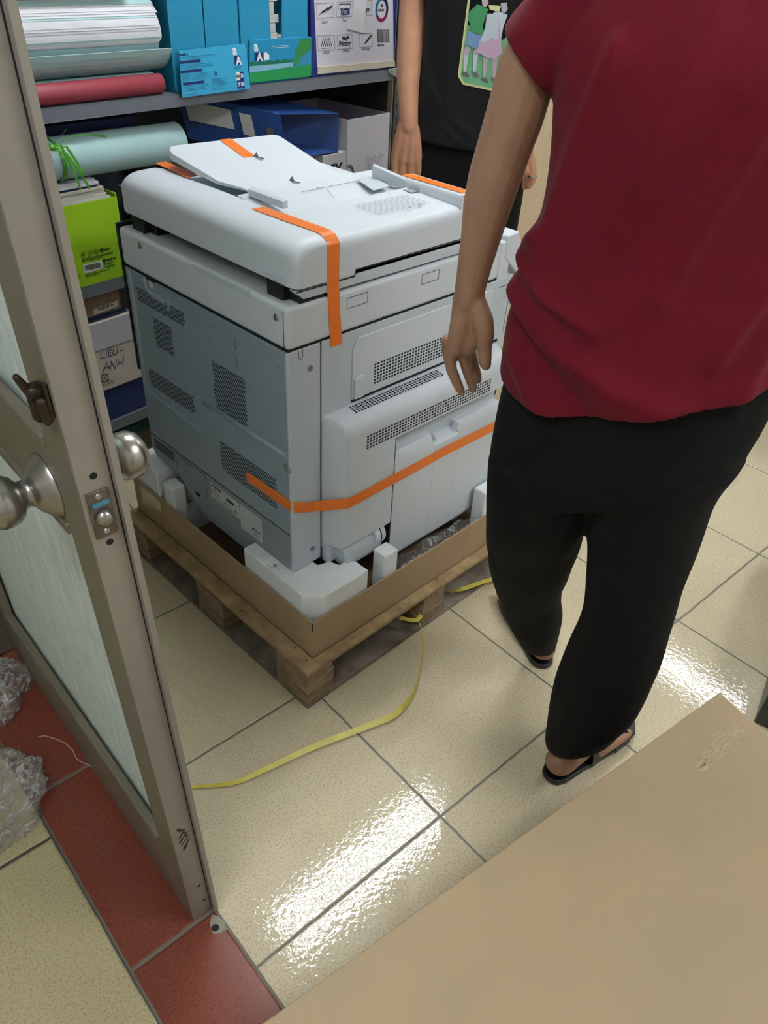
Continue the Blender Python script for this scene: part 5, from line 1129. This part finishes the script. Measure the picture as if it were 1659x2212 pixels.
# trousers
def tdisp(th, f, p):
    return .0045 * noise.noise(Vector((p.x * 9, p.y * 9, p.z * 5))) + .003 * noise.noise(Vector((p.x * 25, p.y * 25, p.z * 12)))
tr1 = MB()
A1_ = B1.at
hipsec = [(B1.pt(-.195, 1.00), B1.pt(.195, 1.00), .105, 0), (B1.pt(-.199, .93), B1.pt(.200, .93), .115, 0), (A1_(1072, 900), A1_(1655, 905) , .120, 0), (A1_(1062, 975), A1_(1620, 968), .12, 0), (A1_(1060, 1040), A1_(1575, 1030), .11, 0)]
B1.loft(tr1, hipsec, disp=tdisp)
legL = [(A1_(1064, 960), A1_(1330, 960), .110, 0), (A1_(1060, 1030), A1_(1300, 1040), .105, .0), (A1_(1056, 1110, .02), A1_(1268, 1120, .02), .095, 0), (A1_(1055, 1160, .06), A1_(1258, 1172, .06), .085, 0),
        (A1_(1062, 1215, .11), A1_(1232, 1238, .11), .078, 0), (A1_(1074, 1260, .15), A1_(1212, 1288, .15), .072, 0), (A1_(1092, 1305, .18), A1_(1213, 1330, .18), .068, 0), (A1_(1108, 1342, .20), A1_(1208, 1365, .20), .064, 0), (A1_(1122, 1368, .215), A1_(1204, 1386, .215), .058, 0), (A1_(1134, 1384, .215), A1_(1201, 1398, .215), .046, 0)]
legR = [(A1_(1250, 985), A1_(1615, 985), .112, 0), (A1_(1262, 1045), A1_(1568, 1040), .112, 0), (A1_(1268, 1105), A1_(1534, 1110), .108, 0), (A1_(1268, 1180, -.01), A1_(1505, 1190, -.01), .10, 0), (A1_(1264, 1250, -.02), A1_(1480, 1268, -.02), .094, 0), (A1_(1254, 1325, -.03), A1_(1455, 1352, -.03), .090, 0),
        (A1_(1225, 1395, -.04), A1_(1432, 1420, -.04), .088, 0), (A1_(1198, 1465, -.05), A1_(1408, 1480, -.05), .086, 0), (A1_(1186, 1535, -.055), A1_(1384, 1525, -.055), .086, 0), (A1_(1181, 1572, -.055), A1_(1358, 1546, -.055), .084, 0), (A1_(1184, 1592, -.055), A1_(1340, 1568, -.055), .076, 0)]
B1.loft(tr1, legL, disp=tdisp); B1.loft(tr1, legR, disp=tdisp)
tr1.build('trousers', M['trousers'], p1_, smooth=True, remesh=.0065, sm_it=3)
# shirt
def ridge(x, z, pts, w, a, soft=1):
    best = 9
    for (x0, z0), (x1, z1) in zip(pts, pts[1:]):
        dx, dz = x1 - x0, z1 - z0; t = max(0, min(1, ((x - x0) * dx + (z - z0) * dz) / (dx * dx + dz * dz))); d_ = math.hypot(x - x0 - dx * t, z - z0 - dz * t); best = min(best, d_)
    return a * math.exp(-(best / w) ** 2)
FOLDS = [([(-.20, 1.035), (-.13, 1.0), (-.03, .975), (.08, .972), (.19, 1.01)], .018, .010), ([(-.20, 1.0), (-.10, .955), (0, .935), (.10, .94)], .014, -.007), ([(-.21, 1.085), (-.15, 1.05), (-.08, 1.03)], .012, .009),
         ([(.09, 1.40), (.05, 1.27), (.02, 1.16), (-.0, 1.08)], .016, .008), ([(-.02, 1.42), (-.045, 1.32), (-.06, 1.22)], .018, .006), ([(.15, 1.22), (.13, 1.12), (.09, 1.03)], .014, .007), ([(.19, 1.12), (.15, 1.06), (.13, 1.0)], .016, .008),
         ([(-.12, 1.36), (-.14, 1.28), (-.16, 1.18), (-.175, 1.10)], .013, .006), ([(.05, .965), (.10, .975), (.15, .99)], .007, -.009), ([(-.19, .96), (-.15, .93), (-.08, .92)], .012, .006), ([(.02, 1.30), (-.03, 1.2), (-.07, 1.10)], .020, -.006), ([(-.18, 1.12), (-.205, 1.09)], .012, .010), ([(.09, .93), (.15, .95), (.19, .965)], .012, .006)]
def sdisp(th, f, p):
    q = p - B1.p0; x = q.dot(B1.s); z = p.z; side = math.sin(th)
    d_ = .004 * noise.noise(Vector((x * 6, z * 5, side))) + .0018 * noise.noise(Vector((x * 20, z * 12, side * 3)))
    k = max(0.0, min(1.0, side * 2 + .6))
    for pts, w, a in FOLDS: d_ += k * 1.5 * ridge(x, z, pts, w * .85, a)
    return d_
sh1 = MB()
hem = [(B1.pt(-.213, .902), B1.pt(.203, 1.022), .133, 0), (B1.pt(-.213, .914), B1.pt(.204, 1.030), .134, 0), (B1.pt(-.214, .96), B1.pt(.203, 1.045), .131, 0), (B1.pt(-.211, 1.02), B1.pt(.201, 1.075), .127, 0), (B1.pt(-.2, 1.085), B1.pt(.198, 1.11), .122, 0), (B1.pt(-.188, 1.15), B1.pt(.195, 1.15), .122, 0),
       (B1.pt(-.187, 1.22), B1.pt(.197, 1.22), .126, 0), (B1.pt(-.194, 1.29), B1.pt(.203, 1.29), .128, 0), (B1.pt(-.205, 1.35), B1.pt(.208, 1.35), .122, 0), (B1.pt(-.185, 1.41), B1.pt(.19, 1.41), .10, 0), (B1.pt(-.11, 1.45), B1.pt(.11, 1.45), .075, 0), (B1.pt(-.07, 1.475), B1.pt(.07, 1.475), .06, 0)]
B1.loft(sh1, hem, n=160, fine=14, disp=sdisp, ex=2.5, zf=lambda th, f: -.058 * max(0, math.sin(th)) ** 1.15 * max(0, 1 - f * 3.5))
def sleeve(mb, a, ra, b, rb, nrm=None):
    a, b = Vector(a), Vector(b); ax = (b - a).normalized(); up = B1.n; x = ax.cross(up).normalized(); y = x.cross(ax).normalized(); rings = []
    for i in range(15):
        f_ = i / 14; c = a.lerp(b, f_); r_ = ra + (rb - ra) * f_
        rings.append([c + (x * math.cos(t) + y * math.sin(t)) * (r_ + .003 * noise.noise(Vector((math.cos(t) * 2, math.sin(t) * 2, f_ * 3)))) for t in [2 * math.pi * k / 40 for k in range(40)]])
    mb.loft(rings, True)
sa = B1.pt(-.165, 1.375); sb, _ = B1.cap(1146, 135, 60)
sleeve(sh1, sa + Vector((0, 0, .02)), .072, sb, .0555)
sleeve(sh1, B1.pt(.165, 1.375), .072, B1.pt(.235, 1.24), .064)
sh1.build('t_shirt', M['redshirt'], p1_, smooth=True, remesh=.0045, sm_it=2)
# hem stitch line of the sleeve and bottom hem
# ------------------------------ person in black
B2 = Body((1.25, .80, 0), 41.12)
p2_ = empty('person', B2.p0, label='person in a black T-shirt with a green print standing behind the copier', category='person')
bm2 = MB()
B2.chain(bm2, [(915, -45, 34, 0), (895, -5, 31, 0), (889, 60, 29, -.02), (884, 130, 27.5, -.04), (881, 190, 24, -.06), (882, 240, 21.5, -.075), (883, 272, 20.5, -.08)])
for L in ([(872, 275, 15, 0), (864, 305, 14, 0), (856, 335, 12, 0), (853, 350, 10.5, 0)], [(882, 275, 16, 0), (876, 310, 15, -.002), (870, 345, 12, -.003)], [(888, 275, 16, 0), (889, 310, 15, -.002), (886, 347, 12, -.003)], [(893, 280, 14, 0), (898, 310, 13, 0), (901, 340, 11, 0)],
          [(852, 345, 9.5, 0), (852, 370, 8, .0), (857, 390, 7.2, .01), (861, 402, 6.2, .02)], [(868, 349, 10, -.002), (869, 376, 8.2, 0), (873, 396, 7.5, .012), (876, 408, 6.5, .02)], [(886, 349, 10, -.002), (887, 378, 8.2, 0), (889, 398, 7.5, .012), (889, 410, 6.5, .02)], [(902, 344, 9, 0), (904, 370, 7.8, .002), (903, 390, 7, .012), (902, 400, 6, .02)],
          [(896, 300, 10, .01), (904, 325, 9, .016), (906, 348, 8, .018)]): B2.chain(bm2, [(u_, v_, r__, d__ - .08) for u_, v_, r__, d__ in L])
# left hand
B2.chain(bm2, [(1130, -30, 32, 0), (1138, 90, 29, 0), (1134, 200, 25, -.02), (1132, 280, 20, -.04), (1132, 310, 20, -.04)])
for L in ([(1134, 308, 17, 0), (1140, 340, 15, 0), (1142, 362, 13, 0)], [(1126, 312, 15, 0), (1126, 345, 14, 0), (1130, 370, 12, 0)],
          [(1144, 345, 12, -.004), (1150, 368, 9.5, -.006), (1150, 388, 8.5, -.004), (1142, 400, 8, 0)], [(1138, 360, 11, .004), (1140, 385, 9, .006), (1134, 402, 8, .01)], [(1128, 362, 10, .01), (1130, 388, 9, .012), (1126, 402, 8, .014)], [(1120, 360, 10, .02), (1121, 384, 9, .02), (1118, 398, 8, .02)], [(1122, 330, 10, -.01), (1130, 355, 9, -.014), (1136, 372, 8, -.012)]): B2.chain(bm2, [(u_, v_, r__, d__ - .04) for u_, v_, r__, d__ in L])
bm2.chain([(B2.pt(.07, .90), .082), (B2.pt(.07, 1.12), .095), (B2.pt(.07, 1.34), .095), (B2.pt(.08, 1.45), .06), (B2.pt(.08, 1.54), .053)])
bm2.chain([(B2.pt(-.08, 1.37), .055), (B2.pt(.08, 1.42), .06), (B2.pt(.24, 1.37), .055)])
bm2.chain([(B2.pt(-.09, 1.36), .05), B2.cap(915, -45, 34)]); bm2.chain([(B2.pt(.25, 1.36), .05), B2.cap(1130, -30, 32)])
Rz2 = Matrix.Rotation(math.radians(41.1), 4, 'Z')
bm2.ellipsoid(B2.pt(.08, 1.635, -.025), .098, .078, .118, Rz2); bm2.ellipsoid(B2.pt(.08, 1.57, -.07), .045, .05, .05); bm2.capsule(B2.pt(.08, 1.62, -.115), .012, B2.pt(.08, 1.592, -.135), .015)
for sx_ in (-1, 1): bm2.ellipsoid(B2.pt(.08 + sx_ * .081, 1.62, -.01), .014, .012, .03)
for sx_ in (-1, 1):
    h_ = B2.pt(.07 + sx_ * .12, 0, .05); d2 = (B2.n * -1 + B2.s * sx_ * .3).normalized()
    s2 = Vector((d2.y, -d2.x, 0)); bm2.chain([(B2.pt(.07 + sx_ * .09, .84), .08), (B2.pt(.07 + sx_ * .11, .48, -.01), .052), (h_ + Vector((0, 0, .09)), .036), (h_ + Vector((0, 0, .034)), .034)])
    bm2.chain([(h_ + Vector((0, 0, .03)), .029), (h_ + d2 * .1 + Vector((0, 0, .028)), .028), (h_ + d2 * .17 + Vector((0, 0, .018)), .018)])
    for k in range(5): bm2.chain([(h_ + d2 * .12 + s2 * (k - 2) * .014 + Vector((0, 0, .02)), .018), (h_ + d2 * (.205 - abs(k - 1) * .008) + s2 * (k - 2) * .018 + Vector((0, 0, .011)), .009)])
bm2.build('body', M['skin2'], p2_, smooth=True, remesh=.0031, sm_it=4)
hr = MB(); hr.ellipsoid(B2.pt(.08, 1.668, -.01), .106, .088, .100, Rz2); hr.ellipsoid(B2.pt(.08, 1.61, .02), .08, .075, .08, Rz2); hr.build('hair', M['hair'], p2_, smooth=True, remesh=.008)
rg, rr_ = B2.cap(1150, 380, 10, -.046); MB().tube([rg + B2.s * .0 + Vector((0, 0, -.002)), rg + Vector((0, 0, .003))], rr_ * 1.02, 20).build('finger_ring', M['ring'], p2_)
fw = MB()
tr2 = MB()
def t2disp(th, f, p): return .004 * noise.noise(Vector((p.x * 9, p.y * 9, p.z * 6)))
C2 = B2.at
B2.loft(tr2, [(B2.pt(-.115, 1.02), B2.pt(.235, 1.02), .10, 0), (B2.pt(-.128, .95), B2.pt(.25, .95), .100, 0), (B2.pt(-.137, .87), B2.pt(.252, .87), .103, 0), (B2.pt(-.14, .80), B2.pt(.255, .80), .102, 0), (B2.pt(-.14, .74), B2.pt(.252, .74), .096, 0)], disp=t2disp)
B2.loft(tr2, [(B2.pt(-.15, .80), B2.pt(.06, .80), .105, 0), (B2.pt(-.155, .62), B2.pt(.055, .62), .095, 0), (B2.pt(-.15, .35), B2.pt(.03, .35), .085, .02), (B2.pt(-.135, .07), B2.pt(.015, .07), .08, .04)], disp=t2disp)
B2.loft(tr2, [(B2.pt(.07, .80), B2.pt(.255, .80), .100, 0), (B2.pt(.075, .62), B2.pt(.25, .62), .095, 0), (B2.pt(.11, .35), B2.pt(.25, .35), .085, .02), (B2.pt(.13, .07), B2.pt(.27, .07), .08, .04)], disp=t2disp)
tr2.build('trousers', M['trousers'], p2_, smooth=True, remesh=.008, sm_it=3)
for sx_ in (-1, 1):
    h_ = B2.pt(.07 + sx_ * .12, 0, .05); d2 = (B2.n * -1 + B2.s * sx_ * .3).normalized(); s2 = Vector((d2.y, -d2.x, 0))
    r_ = MB().prism([(q.x, q.y) for q in [h_ + d2 * a + s2 * b for a, b in ((-.035, -.02), (-.035, .02), (.05, .035), (.18, .045), (.24, .02), (.24, -.02), (.18, -.045), (.05, -.035))]], .0, .012).build('sandal', M['rubber'], p2_, bevel=.003)
    MB().strip([h_ + d2 * .14 + s2 * (.046 * math.cos(t)) + Vector((0, 0, .01 + .045 * math.sin(t))) for t in [math.pi * k / 10 for k in range(11)]], [d2 * .022] * 11, .003).build('strap', M['rubber'], r_)
F2 = [([(-.06, 1.10), (0, 1.02), (.06, .99)], .014, .005), ([(-.07, 1.2), (-.05, 1.1), (-.01, 1.03)], .012, -.004), ([(-.02, 1.0), (.03, .965)], .008, .004)]
def s2disp(th, f, p):
    q = p - B2.p0; x = q.dot(B2.s); z = p.z; side = math.sin(th); d_ = .003 * noise.noise(Vector((x * 7, z * 6, side)))
    for pts, w, a in F2: d_ += max(0, side) * ridge(x, z, pts, w, a)
    return d_
sh2 = MB()
secs2 = [(B2.pt(-.108, .952), B2.pt(.238, .93), .122, 0), (B2.pt(-.108, .96), B2.pt(.238, .94), .122, 0), (B2.pt(-.104, 1.05), B2.pt(.235, 1.05), .118, 0), (B2.pt(-.098, 1.15), B2.pt(.235, 1.15), .118, 0), (B2.pt(-.098, 1.25), B2.pt(.252, 1.25), .12, 0), (B2.pt(-.105, 1.34), B2.pt(.262, 1.34), .115, 0), (B2.pt(-.085, 1.40), B2.pt(.245, 1.40), .095, 0), (B2.pt(.0, 1.45), B2.pt(.16, 1.45), .065, 0), (B2.pt(.02, 1.465), B2.pt(.14, 1.465), .058, 0)]
B2.loft(sh2, secs2, n=120, fine=10, disp=s2disp, ex=2.5)
bv = BVHTree.FromBMesh(sh2.bm)
sa2, _ = B2.cap(912, -45, 34); sb2, _ = B2.cap(1128, -20, 32)
bn0 = B1.n; B1n = B2.n
def sleeve2(mb, a, ra, b, rb):
    a, b = Vector(a), Vector(b); ax = (b - a).normalized(); x = ax.cross(B2.n).normalized(); y = x.cross(ax).normalized()
    mb.loft([[a.lerp(b, i / 8) + (x * math.cos(t) + y * math.sin(t)) * (ra + (rb - ra) * i / 8) for t in [2 * math.pi * k / 32 for k in range(32)]] for i in range(9)], True)
sleeve2(sh2, B2.pt(-.075, 1.375), .066, B2.cap(908, -22, 34)[0], .058); sleeve2(sh2, B2.pt(.235, 1.375), .066, B2.cap(1132, -5, 34)[0], .058)
ts2 = sh2.build('t_shirt', M['blackshirt'], p2_, smooth=True, remesh=.006, sm_it=1)
# print on the shirt front: a plain generic picture, laid on the cloth surface
def onshirt(u, v, lift):
    d = ray(u, v).normalized(); h = bv.ray_cast(CAM, d)
    if h[0] is None: h = (C2(u, v, -.115),)
    return Vector(h[0]) - B2.n * lift
def rz(x, y): return 960 + x / 10.37, y / 10.37
def patch(pts, m_, lift, name='print_patch', par=None):
    """polygon given in the crop's pixels, triangulated finely enough to follow the cloth"""
    from mathutils.geometry import tessellate_polygon
    bm_ = bmesh.new(); vs = [bm_.verts.new((p[0], p[1], 0)) for p in pts]; bm_.faces.new(vs)
    bmesh.ops.triangulate(bm_, faces=bm_.faces[:])
    for _ in range(3): bmesh.ops.subdivide_edges(bm_, edges=[e_ for e_ in bm_.edges if (e_.verts[0].co - e_.verts[1].co).length > 180], cuts=1)
    bmesh.ops.triangulate(bm_, faces=bm_.faces[:])
    for v_ in bm_.verts: v_.co = onshirt(*rz(v_.co.x, v_.co.y), lift)
    mb = MB(); mb.bm.free(); mb.bm = bm_
    return mb.build(name, M[m_], par, recalc=False)
pbase = patch([(640, -900), (300, 1700), (410, 1890), (1070, 2035), (1900, 2220), (2050, 1900), (2300, -700)], 'p_cream', .0020, 'shirt_print', ts2)
patch([(690, -850), (365, 1690), (450, 1845), (1070, 1975), (1850, 2150), (1980, 1850), (2230, -650)], 'p_green', .0028, 'print_field', ts2)
patch([(690, -850), (560, 120), (520, 560), (900, 640), (1300, 600), (2030, 700), (2230, -650)], 'trousers', .0034, 'print_dark', ts2)
def figure(dx, dy, sc, top, skirt, sock, shoe):
    T = lambda L: [(dx + x * sc, dy + y * sc) for x, y in L]
    for lx in (0, 215): 
        patch(T([(470 + lx, 1040), (590 + lx, 1060), (540 + lx, 1230), (425 + lx, 1220)]), 'p_skin', .0040, 'print_leg', ts2)
        patch(T([(425 + lx, 1220), (540 + lx, 1230), (485 + lx, 1600), (430 + lx, 1600)]), sock, .0040, 'print_sock', ts2)
        patch(T([(395 + lx, 1600), (490 + lx, 1600), (560 + lx, 1690), (540 + lx, 1730), (400 + lx, 1660)]), shoe, .0046, 'print_shoe', ts2)
    patch(T([(555, 690), (850, 760), (800, 940), (730, 1100), (450, 980)]), skirt, .0046, 'print_skirt', ts2)
    patch(T([(740, 90), (980, 200), (880, 500), (830, 780), (700, 760), (560, 650), (600, 600), (520, 400), (560, 260)]), top, .0052, 'print_jacket', ts2)
    patch(T([(830, -60), (960, -80), (990, 60), (930, 160), (850, 130)]), 'p_skin', .0058, 'print_head', ts2)
figure(0, 0, 1, 'p_jacket', 'p_skirt', 'p_sock', 'p_shoe'); figure(430, 130, 1.0, 'p_sock', 'p_pink', 'p_skin', 'p_shoe')
patch([(945, 320), (1200, 330), (1230, 560), (1290, 1180), (1130, 1310), (990, 1300), (725, 1160), (790, 900), (900, 700)], 'p_pink', .0054, 'print_dress', ts2)
patch([(960, 300), (1190, 310), (1210, 560), (1180, 800), (880, 960), (800, 900), (900, 660), (940, 500)], 'p_sock', .0058, 'print_blouse', ts2)
patch([(990, 110), (1260, 130), (1235, 240), (1160, 250), (1010, 210)], 'p_cream', .0062, 'print_collar', ts2)
